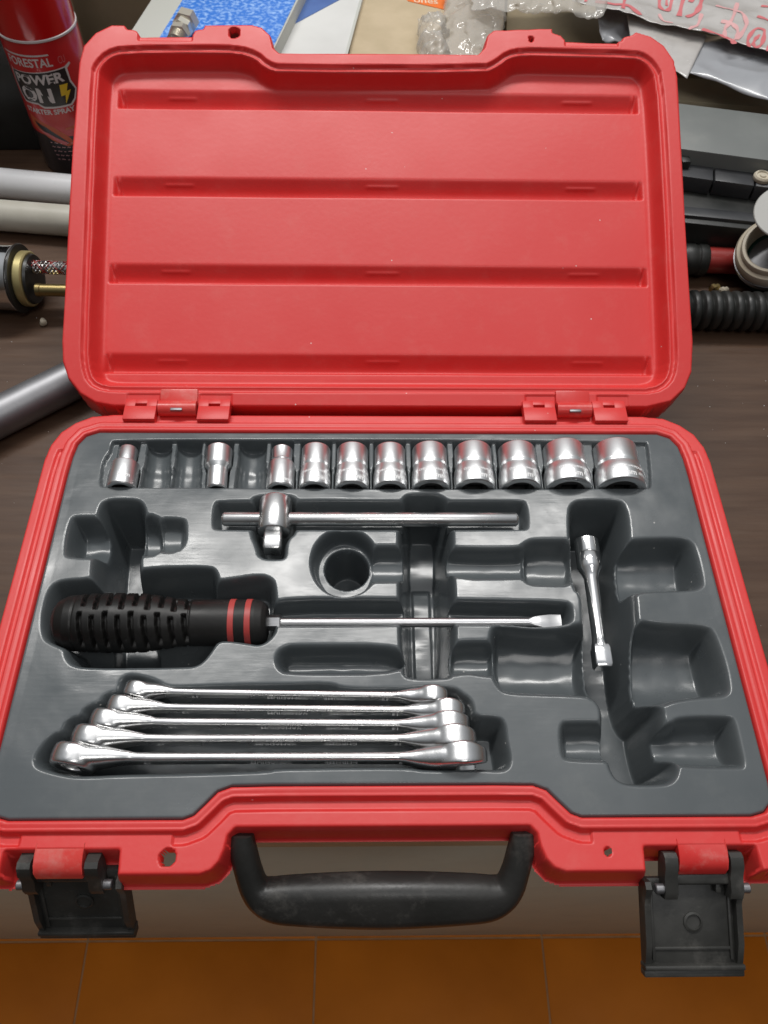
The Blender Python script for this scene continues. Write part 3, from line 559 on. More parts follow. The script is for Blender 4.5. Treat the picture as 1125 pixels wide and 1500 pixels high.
g = G(); g.lathe([(2.7, 60), (2.7, 205)], 28); rg = []
for x, hw, th_ in ((203, 2.7, 2.7), (206, 2.9, 2.6), (210, 3.7, 2.1), (215, 4.5, 1.3), (218, 4.6, .7), (221.5, 4.5, .5)): rg.append([(x, a_, b_) for a_, b_ in rounded(hw * 2, th_ * 2, min(th_, hw) * (.95 if x < 206 else .3), 3)])
g.loft(rg); sh = g.build('shaft', M['steel'], t); 
# ------------------------------------------------------------------ extension bar
t = thing('extension_bar', 'short chrome extension bar leaning in the deep right trough', 'extension bar', (125.6, -87, -17), (0, 0, 0))
vec = Vector((123.8, -172, -19)) - Vector((125.6, -87, -17)); t.rotation_euler = vec.to_track_quat('X', 'Z').to_euler()
g = G(); g.lathe([(4.2, .6), (6.6, 0), (7.3, .8), (7.3, 9.5), (6.9, 10.3), (7.3, 11.1), (7.3, 18.5), (6.6, 20.5), (5.0, 23.5), (4.1, 27), (4.0, 62), (4.2, 66), (4.9, 68.5), (4.9, 70)], 40); g.build('bar', M['bright'], t)
g = G(); g.loft([[(x, y * k, z_ * k) for y, z_ in rounded(9.8, 9.8, 1.0, 3)] for x, k in ((69, .9), (70.5, 1), (80.5, 1), (82, .84))]); g.build('square_drive', M['bright'], t)
# ------------------------------------------------------------------ combination wrenches, standing on edge
WR = [(-135.3, -187.3, 35.9, -190.6), (-142.7, -195.7, 44.4, -198.3), (-150.1, -203.4, 46.2, -205.5), (-157.7, -212.2, 49.5, -213.0), (-165.9, -221.6, 54.2, -222.2)]
WL = ['shortest combination wrench, rearmost of the five on edge', 'combination wrench second from the back of the five', 'middle combination wrench of the five standing on edge', 'combination wrench second from the front of the five', 'longest combination wrench, nearest the front edge of the tray']
SZ = ['12', '13', '14', '17', '19']
for i, (xa, ya, xb, yb) in enumerate(WR):
    Lw = xb - xa; rr = 7.6 + i * 1.0; jr = 9.2 + i * 1.25; bh = 7.5 + i * .6; th0 = 3.6 + i * .22; rth = 8.2 + i * .6
    ztop = 2.2 + i * .1
    t = thing('combination_wrench', WL[i], 'wrench', (xa, ya, ztop - bh / 2 - 2.2), (0, 0, math.atan2(yb - ya, xb - xa)), 'combination wrenches nested on edge in the tray')
    # shank: x along, y thickness, z height
    st_ = []
    for x, w_, hh, yo in ((rr * 1.2, rth * .98, rr * 1.86, .2), (rr * 1.6, rth * .98, rr * 1.66, .4), (rr * 2.05, rth * .92, rr * 1.46, .6), (rr * 2.5, rth * .80, rr * 1.28, .8), (rr * 2.9, rth * .66, rr * 1.10, .7), (rr * 3.4, th0 * 1.18, rr * .98, .4), (rr * 4.2, th0, bh, .0), (Lw * .5, th0 * .97, bh * .96, 0), (Lw - jr * 3.7, th0, bh, 0), (Lw - jr * 3.1, th0 * 1.1, bh * 1.04, .0), (Lw - jr * 2.6, rth * .74, bh * 1.3, -.1), (Lw - jr * 2.1, rth * .98, jr * 1.25, -.2), (Lw - jr * 1.6, rth * 1.06, jr * 1.6, -.2), (Lw - jr * 1.2, rth * 1.06, jr * 1.7, -.2)):
        st_.append((x, w_, hh, yo))
    rs2 = resample(st_, 5)
    g = G(); g.loft([[(x, y + yo, z_) for y, z_ in rounded(w_, hh, w_ * .42, 4)] for x, w_, hh, yo in rs2])
    # ring: tilted 12 degrees, axis along y
    Rr = Matrix.Translation((rr, .5, -.6)) @ Matrix.Rotation(math.radians(-9), 4, 'Z') @ Matrix.Rotation(math.pi / 2, 4, 'Z')
    tt = rth / 2 + .2; g.lathe([(rr * .58, -tt + .6), (rr * .70, -tt), (rr * .93, -tt * .98), (rr, -tt * .74), (rr * 1.03, 0), (rr, tt * .74), (rr * .93, tt * .98), (rr * .70, tt), (rr * .58, tt - .6), (rr * .58, -tt + .6)], 48, Rr, (False, False))
    # open jaw: outline in x,z extruded in y
    cj = Lw - jr; pts = []
    for k in range(0, 25):
        a_ = math.radians(48 + k * (264 / 24)); pts.append((jr * math.cos(a_), jr * math.sin(a_) * .98))
    jaw = jr * .50; pts += [(jr * .80, -jaw), (jr * .1, -jaw), (-jr * .25, -jaw * .55), (-jr * .25, jaw * .55), (jr * .1, jaw), (jr * .80, jaw)]
    a_ = math.radians(-15); pts = [(x * math.cos(a_) - y * math.sin(a_), x * math.sin(a_) + y * math.cos(a_)) for x, y in pts]
    b0 = len(g.v); g.prism(pts, -rth * .56, rth * .56, 1.2, Matrix.Translation((cj, -.3, 0)) @ Matrix.Rotation(math.pi / 2, 4, 'X'))
    for k in range(b0, len(g.v)):
        x, y, z_ = g.v[k]; q = (x - cj) / jr; g.v[k] = (x, -.3 + (y + .3) * (1 - .50 * max(0, q) ** 1.6 - .12 * max(0, -q)), z_)
    ob = g.build('body', M['chrome'], t, angle=50)
    md = ob.modifiers.new('forge', 'REMESH'); md.mode = 'VOXEL'; md.voxel_size = .00055; md.use_smooth_shade = True
    md = ob.modifiers.new('polish', 'SMOOTH'); md.factor = .6; md.iterations = 14
    # lettering on the face turned to the front
    yf = -th0 / 2 - .08
    for body, xx, sz, m2 in (('CHROME', Lw * .66, 4.0, 0), ('VANADIUM', Lw * .50, 4.0, 0), (SZ[i], Lw * .80, 4.0, 0), (SZ[i], Lw * .22, 4.0, 0)):
        vs, fs = text_mesh(body, sz, .04, res=2); g = G(); g.add([(xx - u, yf - .22, 1.6 - v) for u, v, _ in vs], fs); g.build('lettering', M['engrave_light'], t)
# ------------------------------------------------------------------ things round the case
def box_thing(name, label, cat, top, z0, z1, m, r=1.0, group=None):
    cx = sum(p[0] for p in top) / len(top); cy = sum(p[1] for p in top) / len(top); t = thing(name, label, cat, (cx, cy, z0), group=group)
    T = Matrix.Translation((-cx, -cy, -z0)); g = G(); g.prism(top, z0, z1, r, T); g.build('body', m, t); return t, T
# spray can
t = thing('spray_can', 'glossy red spray can with white and yellow lettering, standing left behind the lid', 'spray can', (-283, 367, -64.8))
R0 = 32.0
g = G(); g.lathe([(28, 0), (R0 - 1, .6), (R0, 2), (R0, 40)], 72, Matrix.Rotation(-math.pi / 2, 4, 'Y'), (True, False)); g.build('base_print', M['canblack'], t)
g = G(); g.lathe([(R0, 40), (R0, 119.5), (R0 - .6, 121)], 72, Matrix.Rotation(-math.pi / 2, 4, 'Y'), (False, False)); g.build('label', M['canlabel'], t)
g = G(); g.lathe([(R0 - .5, 120.2), (R0 + .5, 120.8), (R0 + .5, 122.2), (R0 - .5, 122.8)], 72, Matrix.Rotation(-math.pi / 2, 4, 'Y'), (False, False)); g.build('seam_ring', M['ink_white'], t)
g = G(); g.lathe([(R0 - .3, 122), (R0 - .3, 150), (R0 - 1.5, 175), (R0 - 5, 186), (R0 - 12, 190), (4, 191)], 72, Matrix.Rotation(-math.pi / 2, 4, 'Y'), (False, True)); g.build('cap', M['canred'], t)
def on_can(vs, uc, zc, lift): return [((R0 + lift) * math.sin((u + uc) / R0), -(R0 + lift) * math.cos((u + uc) / R0), zc + v) for u, v in vs]
def can_text(body, wd, ht, uc, zc, m, bold=0, lift=.12, name='lettering', slant=0):
    vs, fs = text_mesh(body, 10, bold, res=3); x0 = min(v[0] for v in vs); x1 = max(v[0] for v in vs); y0 = min(v[1] for v in vs); y1 = max(v[1] for v in vs)
    q = [((v[0] - (x0 + x1) / 2) * wd / (x1 - x0), (v[1] - (y0 + y1) / 2) * ht / (y1 - y0)) for v in vs]; q = [(a, b + a * slant) for a, b in q]
    g = G(); g.add(on_can(q, uc, zc + 64.8, lift), fs); return g.build(name, m, t)
def can_poly(pts, m, lift=.1, name='print'):
    pts = [(p[0] * 1.2 + 7, p[1]) for p in pts]; x0 = min(p[0] for p in pts); x1 = max(p[0] for p in pts); n = max(1, int((x1 - x0) / 2.0)); g = G()
    # clip into narrow strips so that the print follows the curve
    def clip(P_, a, s):
        o_ = []
        for i in range(len(P_)):
            p, q = P_[i], P_[(i + 1) % len(P_)]; ip, iq = s * (p[0] - a) >= 0, s * (q[0] - a) >= 0
            if ip: o_.append(p)
            if ip != iq: k = (a - p[0]) / (q[0] - p[0]); o_.append((a, p[1] + k * (q[1] - p[1])))
        return o_
    for i in range(n):
        s = clip(clip(pts, x0 + (x1 - x0) * i / n, 1), x0 + (x1 - x0) * (i + 1) / n, -1)
        if len(s) > 2: g.add([((R0 + lift) * math.sin(u / R0), -(R0 + lift) * math.cos(u / R0), v + 64.8) for u, v in s], [tuple(range(len(s)))])
    return g.build(name, m, t)
can_text('FORESTAL', 40, 7.2, -6, 40, M['ink_white'], .22)
can_poly([(-30, 45.2), (5, 45.2), (4.6, 46.6), (-30, 46.6)], M['ink_white'])
can_poly([(-29, 33.6), (-28, 31), (13, 34.0), (17.5, 36.2), (18, 34.5), (14.6, 32), (14.6, 22), (17, 14), (14, 6), (10, 1.8), (-10, 1.2), (-14, 4), (-26, 3), (-29, 9), (-30.5, 20)], M['ink_white'], .08)
can_poly([(-28, 30.6), (13, 33), (13.4, 21), (15.8, 14), (13, 7), (9.4, 3.4), (-9.6, 2.9), (-14, 5.6), (-25, 4.6), (-27.6, 9.6), (-29, 20)], M['canblack'], .13)
can_text('POWER', 44, 8.6, -2.5, 26.0, M['ink_white'], .35, .2, slant=.05)
can_text('ON', 29, 13.0, -8.5, 12.6, M['ink_white'], .4, .25)
can_poly([(5.6, 20.6), (11.6, 20.6), (9.4, 14.6), (12.4, 14.8), (6.2, 4.2), (7.6, 11.6), (4.6, 11.2)], M['ink_yellow'], .2, 'lightning_bolt')
can_text('STARTER SPRAY', 46, 4.6, -2.5, -2.0, M['ink_white'], .3, slant=.04)
can_poly([(-28, -8), (-22, -10), (-8, -16), (0, -24), (4, -32), (-2, -34), (-12, -29), (-22, -22), (-28, -18)], M['ink_orange'], .06)
can_poly([(-24, -13), (-14, -17), (-6, -24), (0, -31), (-3, -32), (-12, -26), (-22, -18)], M['canblack'], .1)
can_poly([(-26, -20), (-15, -25), (-3, -33.2), (-2, -30), (-14, -22.5)], M['ink_pink'], .14)
can_poly([(0, -17), (9, -15), (16, -17.5), (16, -19), (8, -17.5), (0, -19)], M['ink_orange'], .1)
for k in range(5): can_text('~ ' * 6 if k % 2 else '- ~ - ~ - ~', 26, 1.0, 2 + k * .5, -31 - k * 4, M['ink_pale'], .1)
can_text('CU', 6, 6, 22, 40, M['ink_pink'], 0)
# black block stands in for the shadow behind the can; carton and box beside
t, T = box_thing('shadow_gap_block', 'tall black block added for the shadow gap behind the red spray can', 'box', [(-620, 432), (-274, 432), (-319, 560), (-620, 560)], -64.8, 170, M['darkplastic'], 2)
t, T = box_thing('dark_carton', 'black carton standing left of the spray can', 'carton', [(-420, 372), (-318, 376), (-318, 428), (-420, 424)], -64.8, 60, M['rubber'], 2)
t, T = box_thing('cardboard_box', 'plain tan cardboard box standing behind the top left corner of the lid', 'cardboard box', [(-316, 560), (-150, 560), (-150, 640), (-316, 640)], -64.8, 190, M['card'], 1)
g = G(); g.box((-318.5, 557.5, -64), (-314.5, 561.5, 190), .6, 2, T); g.build('torn_edge', M['cardedge'], t)
# box with blue printed top
t, T = box_thing('product_box', 'grey carton with mottled bright blue printed top, behind the notch in the lid', 'box', [(-232.8,376.9), (-197.5,582.4), (-56.0,586.9), (-97.4,374.5)], -64.8, 20, M['lightgrey'], .8)
g = G(); g.prism([(-203.9,374.6), (-167.1,582.4), (-58.7,585.8), (-98.2,377.0)], 20.05, 20.5, 0, T); g.build('printed_top', M['blue'], t)
# fitting on it
a_ = Vector((*(-176.7,390.4), 31)); b_ = Vector((*(-160.1,482.9), 33)); t = thing('pipe_fitting', 'small nickel compression fitting with hexagon nuts lying on the blue box', 'fitting', a_ - Vector((0, 0, 10)))
v = b_ - a_; Rm = Matrix.Translation((0, 0, 10)) @ v.to_track_quat('X', 'Z').to_matrix().to_4x4(); l = v.length
g = G(); pr = []
for k in range(18): pr += [(6.6, k * .7 - 2), (7.3, k * .7 + .35 - 2)]
g.lathe(pr, 32, Rm); g.build('thread', M['nickel'], t)
g = G(); g.lathe([(7.5, 8), (9.4, 9), (9.4, 15.4), (7.6, 16.2)], 6, Rm); g.build('nut', M['nickel'], t)
g = G(); g.lathe([(7.2, 16.6), (9.0, 17.4), (9.0, 24.4), (7.2, 25.4)], 6, Rm @ Matrix.Rotation(.4, 4, 'X')); g.build('nut', M['nickel'], t)
g = G(); g.lathe([(8.4, 25.8), (10.8, 26.8), (10.8, 37), (9, 38.5)], 6, Rm @ Matrix.Rotation(.15, 4, 'X')); g.build('cap_nut', M['nickel'], t)
# white carton with blue corner, cardboard with orange label
t, T = box_thing('white_box', 'white carton with dark blue printed corner, between blue box and plain cardboard', 'box', [(-103.4,394.6), (-80.1,619.8), (0.7,622.4), (-33.1,396.2)], -64.8, 6, M['whitecard'], .8)
g = G(); g.prism([(-87.0,463.2), (-75.7,603.7), (-8.0,605.8), (-34.9,521.9)], 6.05, 6.45, 0, T); g.build('printed_corner', M['blue_dark'], t)
g = G(); g.prism([(-32.5,395.4), (-13.4,547.4), (-10.7,547.4), (-30.0,395.5)], 6.05, 6.9, 0, T); g.build('edge_fold', M['lightgrey'], t)
t, T = box_thing('cardboard_box', 'cardboard box with orange label, under the crumpled clear bag', 'cardboard box', [(-28.8,392.3), (-12.4,631.6), (140.4,636.5), (113.3,395.3)], -64.8, 2, M['card'], 1)
g = G(); g.prism([(6.2,585.7), (31.7,527.6), (67.2,511.7), (83.1,588.0)], 2.05, 2.5, 0, T); g.build('label', M['orange'], t)
vs, fs = text_mesh('ones', 13, .1); p0 = (32.3,525.1); g = G(); g.add([(p0[0] + u + 17, p0[1] + v * 1.1 + .5 - (u + 17) * .12, 2.7) for u, v, _ in vs], fs, T); g.build('lettering', M['cream_ink'], t)
t, T = box_thing('cardboard_tray', 'brown cardboard tray behind the right side of the lid', 'cardboard tray', [(121.5,423.5), (156.4,723.8), (546.0,736.7), (433.8,384.0), (262.3,396.4)], -64.8, -20, M['carddark'], 1)
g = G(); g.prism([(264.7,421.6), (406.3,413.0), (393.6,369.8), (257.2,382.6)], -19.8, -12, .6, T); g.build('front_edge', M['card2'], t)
# bags
def crumple(x, y, amp, sc, seed, n=4):
    v = 0; a = amp; s_ = sc
    for k in range(n):
        v += a * (1 - 2.4 * abs(noise.noise(Vector((x / s_ + seed, y / s_ - seed, k * 3.1))))); a *= .5; s_ *= .47
    return v
def sheet(name, cs, nx, ny, hf, m, parent, dome=0, T=Matrix(), ragged=0):
    """crumpled film over a four-cornered patch of (x, y, z) corners in mm"""
    vs = []; fs = []
    for i in range(nx + 1):
        for j in range(ny + 1):
            u, v = i / nx, j / ny; p = (Vector(cs[0]) * (1 - u) + Vector(cs[1]) * u) * (1 - v) + (Vector(cs[3]) * (1 - u) + Vector(cs[2]) * u) * v
            z_ = p.z + hf(p.x, p.y) + dome * (math.sin(math.pi * u) * math.sin(math.pi * v)) ** .5
            e_ = ragged * (noise.noise(Vector((p.x / 9, p.y / 9, 4))))
            vs.append((p.x + e_ + hf(p.y + 50, p.x) * .25, p.y + e_ + hf(p.y, p.x - 70) * .25, z_))
    for i in range(nx):
        for j in range(ny): k = i * (ny + 1) + j; fs.append((k, k + 1, k + ny + 2, k + ny + 1))
    g = G(); g.add(vs, fs, T); o = g.build(name, m, parent, angle=80)
    so_ = o.modifiers.new('thickness', 'SOLIDIFY'); so_.thickness = .0002; return o
bx = lambda t: Matrix.Translation((-t.location / MM))
t = thing('clear_plastic_bag', 'crumpled clear plastic bag behind the notch of the lid', 'plastic bag', (70, 400, 2))
sheet('twisted_end', [(*(36.2,391.3), 8), (*(62.6,394.1), 8), (*(64.8,476.2), 8), (*(37.3,467.8), 8)], 34, 40, lambda x, y: crumple(x, y, 4.5, 15, 3, 3), M['clear'], t, 16, bx(t), 4)
sheet('film', [(*(58.9,401.6), 6), (*(111.7,402.8), 6), (*(130.6,548.6), 6), (*(67.3,546.7), 6)], 50, 60, lambda x, y: crumple(x, y, 3.5, 30, 7, 3), M['clear'], t, 14, bx(t), 4)
sheet('film', [(*(87.2,451.7), 26), (*(208.0,449.9), 24), (*(238.5,557.3), 26), (*(87.3,552.7), 26)], 70, 40, lambda x, y: crumple(x, y, 4, 30, 11, 3), M['clear'], t, 8, bx(t), 5)
t = thing('plastic_bag', 'white plastic bag printed with red brush characters, at the top right', 'plastic bag', (330, 430, 0))
hb = lambda x, y: crumple(x, y, 3.0, 70, 21, 3)
ZB = 26
sheet('bag_sheet', [(*(184.6,477.9), ZB), (*(382.6,371.9), ZB), (*(443.0,573.5), ZB), (*(170.3,565.0), ZB)], 90, 50, hb, M['bagwhite'], t, 0, bx(t))
sheet('bag_flap', [(*(234.7,422.0), 14), (*(275.0,370.5), 14), (*(303.2,428.7), 22), (*(236.0,476.5), 22)], 30, 24, lambda x, y: crumple(x, y, 1.0, 50, 5, 2), M['bagwhite'], t, 0, bx(t))
def stroke(pts, wd, m):
    P_ = resample([p + (wd,) for p in pts], 6) if len(pts) > 2 else [(pts[0][0] + (pts[1][0] - pts[0][0]) * k / 8, pts[0][1] + (pts[1][1] - pts[0][1]) * k / 8, wd) for k in range(9)]
    vs = []; fs = []; n_ = len(P_)
    for i, (x, y, w_) in enumerate(P_):
        a, b = P_[max(i - 1, 0)], P_[min(i + 1, n_ - 1)]; dx, dy = b[0] - a[0], b[1] - a[1]; l_ = math.hypot(dx, dy) or 1; w2 = w_ / 2 * (.82 + .25 * math.sin(i * .9))
        for k in (-1, -.33, .33, 1):
            X_, Y_ = x - dy / l_ * w2 * k, y + dx / l_ * w2 * k; vs.append((X_ + hb(Y_ + 50, X_) * .25, Y_ + hb(Y_, X_ - 70) * .25, ZB + hb(X_, Y_) + .45))
    for i in range(n_ - 1):
        for k in range(3): fs.append((i * 4 + k, i * 4 + k + 1, i * 4 + k + 5, i * 4 + k + 4))
    g = G(); g.add(vs, fs, bx(t)); g.build('printed_stroke', m, t)
DK, PL = M['ink_pink'], M['ink_pale']
stroke([(205.1,475.9), (220.3,469.9), (235.5,463.9), (243.3,450.4)], 6, DK); stroke([(236.5,492.3), (228.4,460.0)], 4, DK)
stroke([(192.0,493.7), (191.1,478.1)], 3.5, DK); stroke([(198.6,493.9), (196.6,475.6)], 3, DK)
stroke([(270.0,495.9), (265.7,473.7), (268.7,462.3), (275.2,468.8), (282.7,496.2)], 4.5, DK); stroke([(276.0,496.1), (272.7,472.6)], 3, DK)
stroke([(295.2,499.2), (280.5,453.8)], 5, DK); stroke([(311.3,497.0), (302.9,468.3), (295.9,456.7), (286.4,451.5)], 5.5, DK); stroke([(293.6,473.1), (299.8,481.0), (304.7,494.2)], 5, DK)
stroke([(316.7,466.1), (330.8,460.2), (338.7,452.9), (337.9,434.4), (325.5,412.7), (315.4,404.3)], 4.5, PL); stroke([(339.8,475.7), (326.5,442.7), (317.3,427.9), (312.4,410.0)], 4, PL)
stroke([(316.3,440.0), (324.8,435.3), (328.4,424.6), (323.4,409.1)], 4.5, PL); stroke([(294.0,422.5), (306.6,414.6), (317.2,406.6), (318.3,398.6)], 5.5, DK)
stroke([(361.1,469.8), (372.2,462.5)], 4, DK); stroke([(352.2,450.7), (366.4,441.2)], 4.5, DK)
stroke([(331.4,396.6), (335.5,412.9), (344.9,427.4), (352.5,425.2), (347.2,407.3), (338.8,396.8), (336.9,401.3), (342.4,413.1), (348.1,420.3)], 3.8, DK); stroke([(346.3,390.1), (355.6,411.1)], 4, DK)
stroke([(302.0,455.6), (293.8,435.7), (282.3,423.4)], 4, PL); stroke([(263.2,457.1), (265.2,444.8), (272.4,442.5)], 3, PL)
t = thing('plastic_sheet', 'smooth grey plastic sheet hanging below the printed white bag', 'plastic sheet', (330, 330, 0))
sheet('film', [(*(272.2,382.9), 12), (*(372.8,316.9), 10), (*(406.6,430.0), 16), (*(302.6,442.0), 15)], 60, 40, lambda x, y: crumple(x, y, 2.6, 60, 31, 2), M['baggrey'], t, 5, bx(t))
sheet('film', [(*(212.3,445.7), 4), (*(241.7,446.4), 4), (*(252.9,484.4), 16), (*(208.7,498.9), 16)], 24, 24, lambda x, y: crumple(x, y, 3, 26, 37, 2), M['baggrey'], t, 0, bx(t))
# metal case and black case on the right
t, T = box_thing('metal_case', 'dusty grey painted metal box, right of the lid under the plastic sheet', 'metal box', [(222.2,287.8), (358.7,258.9), (378.6,325.4), (234.5,355.1)], -64.8, 5, M['greygreen'], 1.2)
g = G(); g.box((252, 262, -20), (256, 266, 0), .5); 
t, T = box_thing('black_tool_box', 'black plastic tool box with panelled ledge, right of the lid', 'tool box', [(213.2,227.0), (355.5,205.5), (378.0,280.6), (226.9,303.6)], -64.8, -22, M['rubber'], 1.5)
for x0, x1 in ((940, 1046), (1048, 1105), (1107, 1160), (1162, 1200)):
    y_ = lambda x, o_: o_ + (x - 1003) * .135
    def q_(x, o_): return [x, y_(x, o_)]
    pass
for pa in ([(222.8,270.3), (280.7,257.2), (287.9,288.5), (228.6,302.1)], [(282.2,257.3), (313.5,250.4), (321.3,280.4), (289.2,287.5)], [(314.9,250.4), (359.5,241.1), (368.1,269.7), (322.5,279.4)]):
    g = G(); g.prism(pa, -21.8, -8, .9, T); g.build('ledge_panel', M['darkplastic'], t)
g = G(); g.prism([(215.3,232.2), (359.1,211.4), (362.5,222.7), (217.3,243.9)], -60, -19, 1.2, T); g.build('front_rail', M['darkplastic'], t)
g = G(); pk_ = (259.5,278.0); g.box((pk_[0] - 4, pk_[1] - 6, -21), (pk_[0] + 4, pk_[1] + 10, -1), 1.5, 2, T); g.build('catch', M['rubber'], t)
t = thing('knob', 'small cream round knob at the right picture edge above the grey disc', 'knob', (*(321.7,259.2), -8)); g = G(); g.lathe([(7, 0), (7.4, 1), (7.4, 3), (6.4, 4.4), (5.0, 4.4), (4.6, 3.2), (2.8, 3.2), (2.4, 4.2), (0.5, 4.4)], 30, Matrix.Rotation(-math.pi / 2, 4, 'Y')); g.build('body', M['ring'], t)
# drain fitting: ivory rim, dark inside, grey disc above
cx_, cy_ = (317.3,184.1); t = thing('drain_fitting', 'round drain fitting with stained ivory rim, at the right edge of the picture', 'drain fitting', (cx_, cy_, -64.8))
Rt = Matrix.Translation((0, 0, 46)) @ Matrix.Rotation(math.radians(-24), 4, 'Y') @ Matrix.Rotation(math.radians(16), 4, 'X') @ Matrix.Rotation(-math.pi / 2, 4, 'Y')
g = G(); g.lathe([(21, -10), (27, -9), (29.5, -6), (29.5, -1), (28, 2), (25.5, 3), (25, 6.5), (24, 8), (22, 8), (21, 6.5), (21, -10)], 60, Rt, (False, False)); g.build('rim', M['ring'], t)
g = G(); g.lathe([(24, -12), (30.3, -11), (30.6, -8), (30.3, -6.4), (24, -6.2)], 60, Rt, (True, False)); g.build('chrome_flange', M['alu'], t)
g = G(); g.lathe([(20, -44), (22, -11), (19, -11), (17, -40)], 40, Rt, (True, False)); g.build('cup', M['green'], t)
t = thing('disc', 'flat light grey disc resting over the ivory rim at the right edge', 'disc', (*(315.7,188.9), 12))
g = G(); g.lathe([(4, -1.6), (24.5, -1.3), (25.2, -.4), (25.2, .6), (24.6, 1.2), (3, 1.4)], 60, Matrix.Rotation(math.radians(-12), 4, 'Y') @ Matrix.Rotation(math.radians(14), 4, 'X') @ Matrix.Rotation(-math.pi / 2, 4, 'Y')); g.build('plate', M['disc'], t)
# red pipe with black couplings, corrugated hose
a_ = Vector((*(235.6,210.2), -50)); b_ = Vector((*(327.9,206.1), -50)); t = thing('red_pipe', 'short dull red pipe with black coupling, right of the lid', 'pipe', a_ - Vector((0, 0, 14.8)))
v = b_ - a_; Rm = Matrix.Translation((0, 0, 14.8)) @ v.to_track_quat('X', 'Z').to_matrix().to_4x4(); l = v.length
g = G(); g.lathe([(9, 20), (10.8, 21), (10.8, l)], 36, Rm); g.build('pipe', M['redpaint'], t)
g = G(); g.lathe([(12, 0), (12.6, 1), (12.6, 19), (12, 20), (12, 22), (13, 23.5), (13, 31), (12.2, 32.5), (12.2, 34), (13, 35), (13, 41), (12.2, 42.4), (10, 42.6)], 40, Rm); g.build('coupling', M['rubber'], t)
a_ = Vector((*(206.8,148.3), -49)); b_ = Vector((*(355.6,144.9), -49)); t = thing('corrugated_hose', 'black corrugated hose lying on the wood right of the lid', 'hose', a_ - Vector((0, 0, 15.8)))
v = b_ - a_; Rm = Matrix.Translation((0, 0, 15.8)) @ v.to_track_quat('X', 'Z').to_matrix().to_4x4(); l = v.length; pr = []
k = 0
while k * 8.4 < l: s_ = k * 8.4; pr += [(12.2, s_), (12.6, s_ + .6), (14.9, s_ + 1.4), (15.5, s_ + 2.6), (15.5, s_ + 5.4), (14.9, s_ + 6.8), (12.6, s_ + 7.6)]; k += 1
g = G(); g.lathe(pr, 44, Rm); g.build('hose', M['rubber'], t, angle=50)
g = G()
for j, (x, y, s_) in enumerate(((1047, 421, 4.2), (1060, 424, 3.6))):
    p_ = (*(284.4,185.9), -61) if j == 0 else (*(291.9,183.5), -61.5)
    tt = thing('brass_scrap' if j == 0 else 'plastic_scrap', 'tiny brass fitting between red pipe and corrugated hose' if j == 0 else 'tiny pale scrap beside the brass fitting, above the hose', 'scrap', p_)
    g = G(); g.lathe([(s_ * .6, -s_), (s_, -s_ * .7), (s_, 0), (s_ * .7, .4), (s_ * .7, s_), (s_ * .4, s_ * 1.1)], 6 if j == 0 else 18, Matrix.Rotation(.5, 4, 'Z')); g.build('body', M['brass'] if j == 0 else M['ring'], tt)
# ---- left side
def rod(name, label, cat, pa, pb, prof, m, n=48, part='tube'):
    a_, b_ = Vector(pa), Vector(pb); t = thing(name, label, cat, (a_.x, a_.y, -64.9)); v = b_ - a_; Rm = Matrix.Translation((0, 0, a_.z + 64.9)) @ v.to_track_quat('X', 'Z').to_matrix().to_4x4()
    g = G(); g.lathe(prof(v.length), n, Rm); g.build(part, m, t); return t, Rm, v.length
rod('white_tube', 'glossy white plastic tube, rearmost of the two tubes left of the lid', 'tube', (*(-395.5,312.4), -51), (*(-232.8,291.2), -51), lambda l: [(11, 0), (13, .8), (13, l)], M['white'])
rod('cream_tube', 'matt cream plastic tube lying in front of the white tube', 'tube', (*(-382.4,266.4), -51), (*(-225.7,249.2), -51), lambda l: [(11, 0), (13, .8), (13, l)], M['cream'])
rod('metal_pipe', 'grey metal pipe lying slantwise left of the hinge', 'pipe', (*(-300.0,13.7), -50), (*(-189.7,99.3), -50), lambda l: [(12, 0), (14.4, .8), (14.4, l - .8), (12, l)], M['alu'])
t, Rm, l = rod('faucet', 'chrome faucet body with brass nut and braided hose, left of the lid', 'faucet', (*(-359.6,169.8), -38), (*(-284.0,165.9), -38), lambda l: [(24, 0), (24.5, 30), (25, l - 5), (25.6, l - 1), (24.6, l)], M['bright'], 64, 'body')
g = G(); g.tube([Rm @ Vector(p) for p in ((l - 75, -3, 26), (l - 40, -12, 25), (l - 20, -18, 19), (l - 8, -22, 12))], [7, 7, 6, 4], 20); g.build('spout', M['bright'], t)
g = G(); g.lathe([(20, l), (26.0, l + .2), (26.8, l + 1.2), (26.2, l + 2.4), (20, l + 2.6)], 64, Rm, (True, True)); g.build('gasket', M['rubber'], t)
g = G(); g.lathe([(13, l + 2.6), (20.5, l + 2.8), (21.4, l + 4), (21.4, l + 9), (20.4, l + 10), (13, l + 10.2)], 48, Rm, (False, True)); g.build('brass_nut', M['brass_dull'], t)
g = G(); g.lathe([(12, l + 10.4), (19.4, l + 10.6), (18.6, l + 12.6), (12, l + 13.6)], 48, Rm, (False, True)); g.build('washer', M['rubber'], t)
hs = [Rm @ Vector((l + 10 + k * 3, 0, 0)) + Vector((0, 4, 9)) for k in range(30)]
g = G(); g.tube(hs, 4.4, 24); g.build('braided_hose', M['braid'], t)
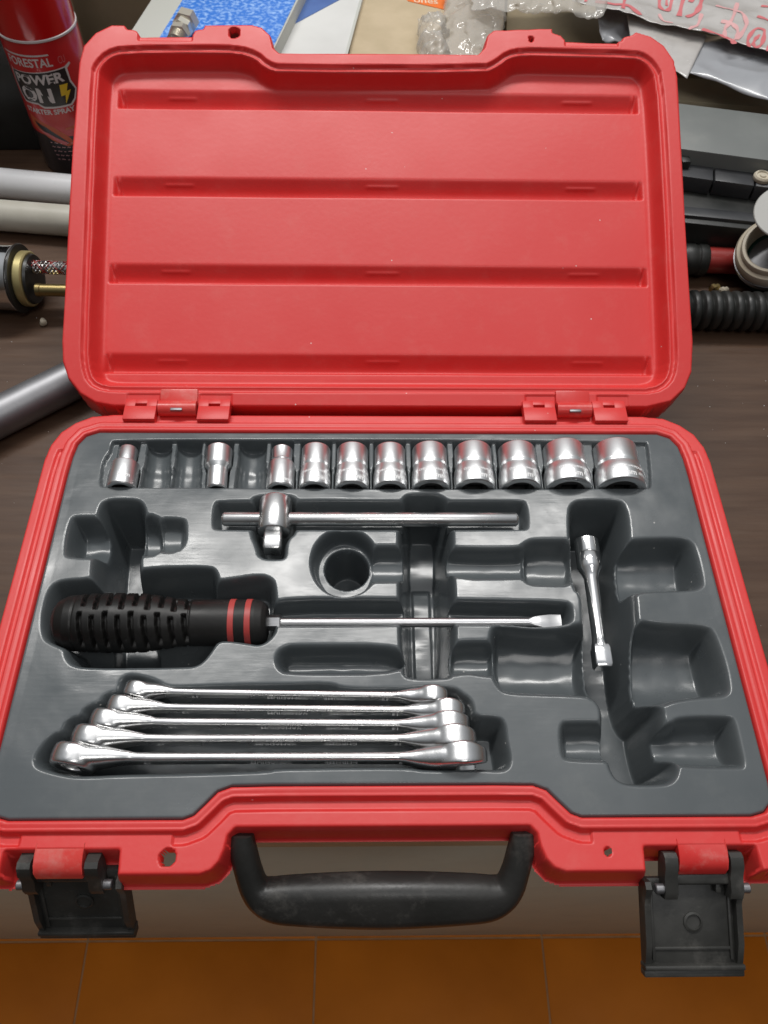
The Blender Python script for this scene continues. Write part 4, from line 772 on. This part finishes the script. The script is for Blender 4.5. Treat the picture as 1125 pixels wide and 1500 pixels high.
for s in (-1, 1):
    for k in range(8):
        g = G(); pts = []
        for i in range(80): q = i / 79; a_ = k * math.pi / 4 + s * q * 22; c_ = hs[0].lerp(hs[-1], q); pts.append(c_ + Vector((0, math.cos(a_) * 4.7, math.sin(a_) * 4.7)))
        g.tube(pts, .55, 5); g.build('braid_strand', M['bright'] if k % 4 else M['redpaint'], t)
g = G(); g.lathe([(3.6, 0), (5.2, .6), (5.2, 4), (4.8, 4.5), (4.9, 60)], 28, Matrix.Translation(Rm @ Vector((l + 13, 0, 0)) + Vector((2, -11, -1))) @ (v.to_track_quat('X', 'Z').to_matrix().to_4x4())); g.build('threaded_rod', M['brass'], t)
def pebble(name, label, cat, loc, r, m, seed):
    bm = bmesh.new(); bmesh.ops.create_icosphere(bm, subdivisions=2, radius=r)
    for v_ in bm.verts: v_.co *= 1 + .35 * noise.noise(v_.co / r + Vector((seed, 0, 0)))
    g = G(); bm.verts.index_update(); g.add([v_.co[:] for v_ in bm.verts], [[q.index for q in f.verts] for f in bm.faces]); bm.free(); o = g.build(name, m, None, loc); tag(o, label, cat)
pebble('crumb', 'white crumb on the wood left of the spray can', 'crumb', (*(-337.2,380.4), -62.6), 3.2, M['whitecard'], 3)
pebble('crumb', 'pale crumb under the brass nut of the faucet', 'crumb', (*(-268.9,143.1), -62.4), 3.0, M['ring'], 9)
# dust specks on wood
g = G(); rnd = random.Random(4)
for k in range(90):
    x, y = (rnd.uniform(215, 330), rnd.uniform(-190, 90)) if k % 2 else (rnd.uniform(-330, -200), rnd.uniform(-180, 170)); s_ = rnd.uniform(.18, .55)
    g.add([(x - s_, y, -64.95), (x, y - s_, -64.95), (x + s_, y, -64.95), (x, y + s_, -64.95), (x, y, -64.95 + s_)], [(0, 1, 4), (1, 2, 4), (2, 3, 4), (3, 0, 4)])
o = g.build('dust_specks', M['whitecard']); tag(o, 'scattered pale dust specks on the dark wood', 'dust', kind='stuff')

print('polys', sum(len(o.data.polygons) for o in bpy.data.objects if o.type == 'MESH'))
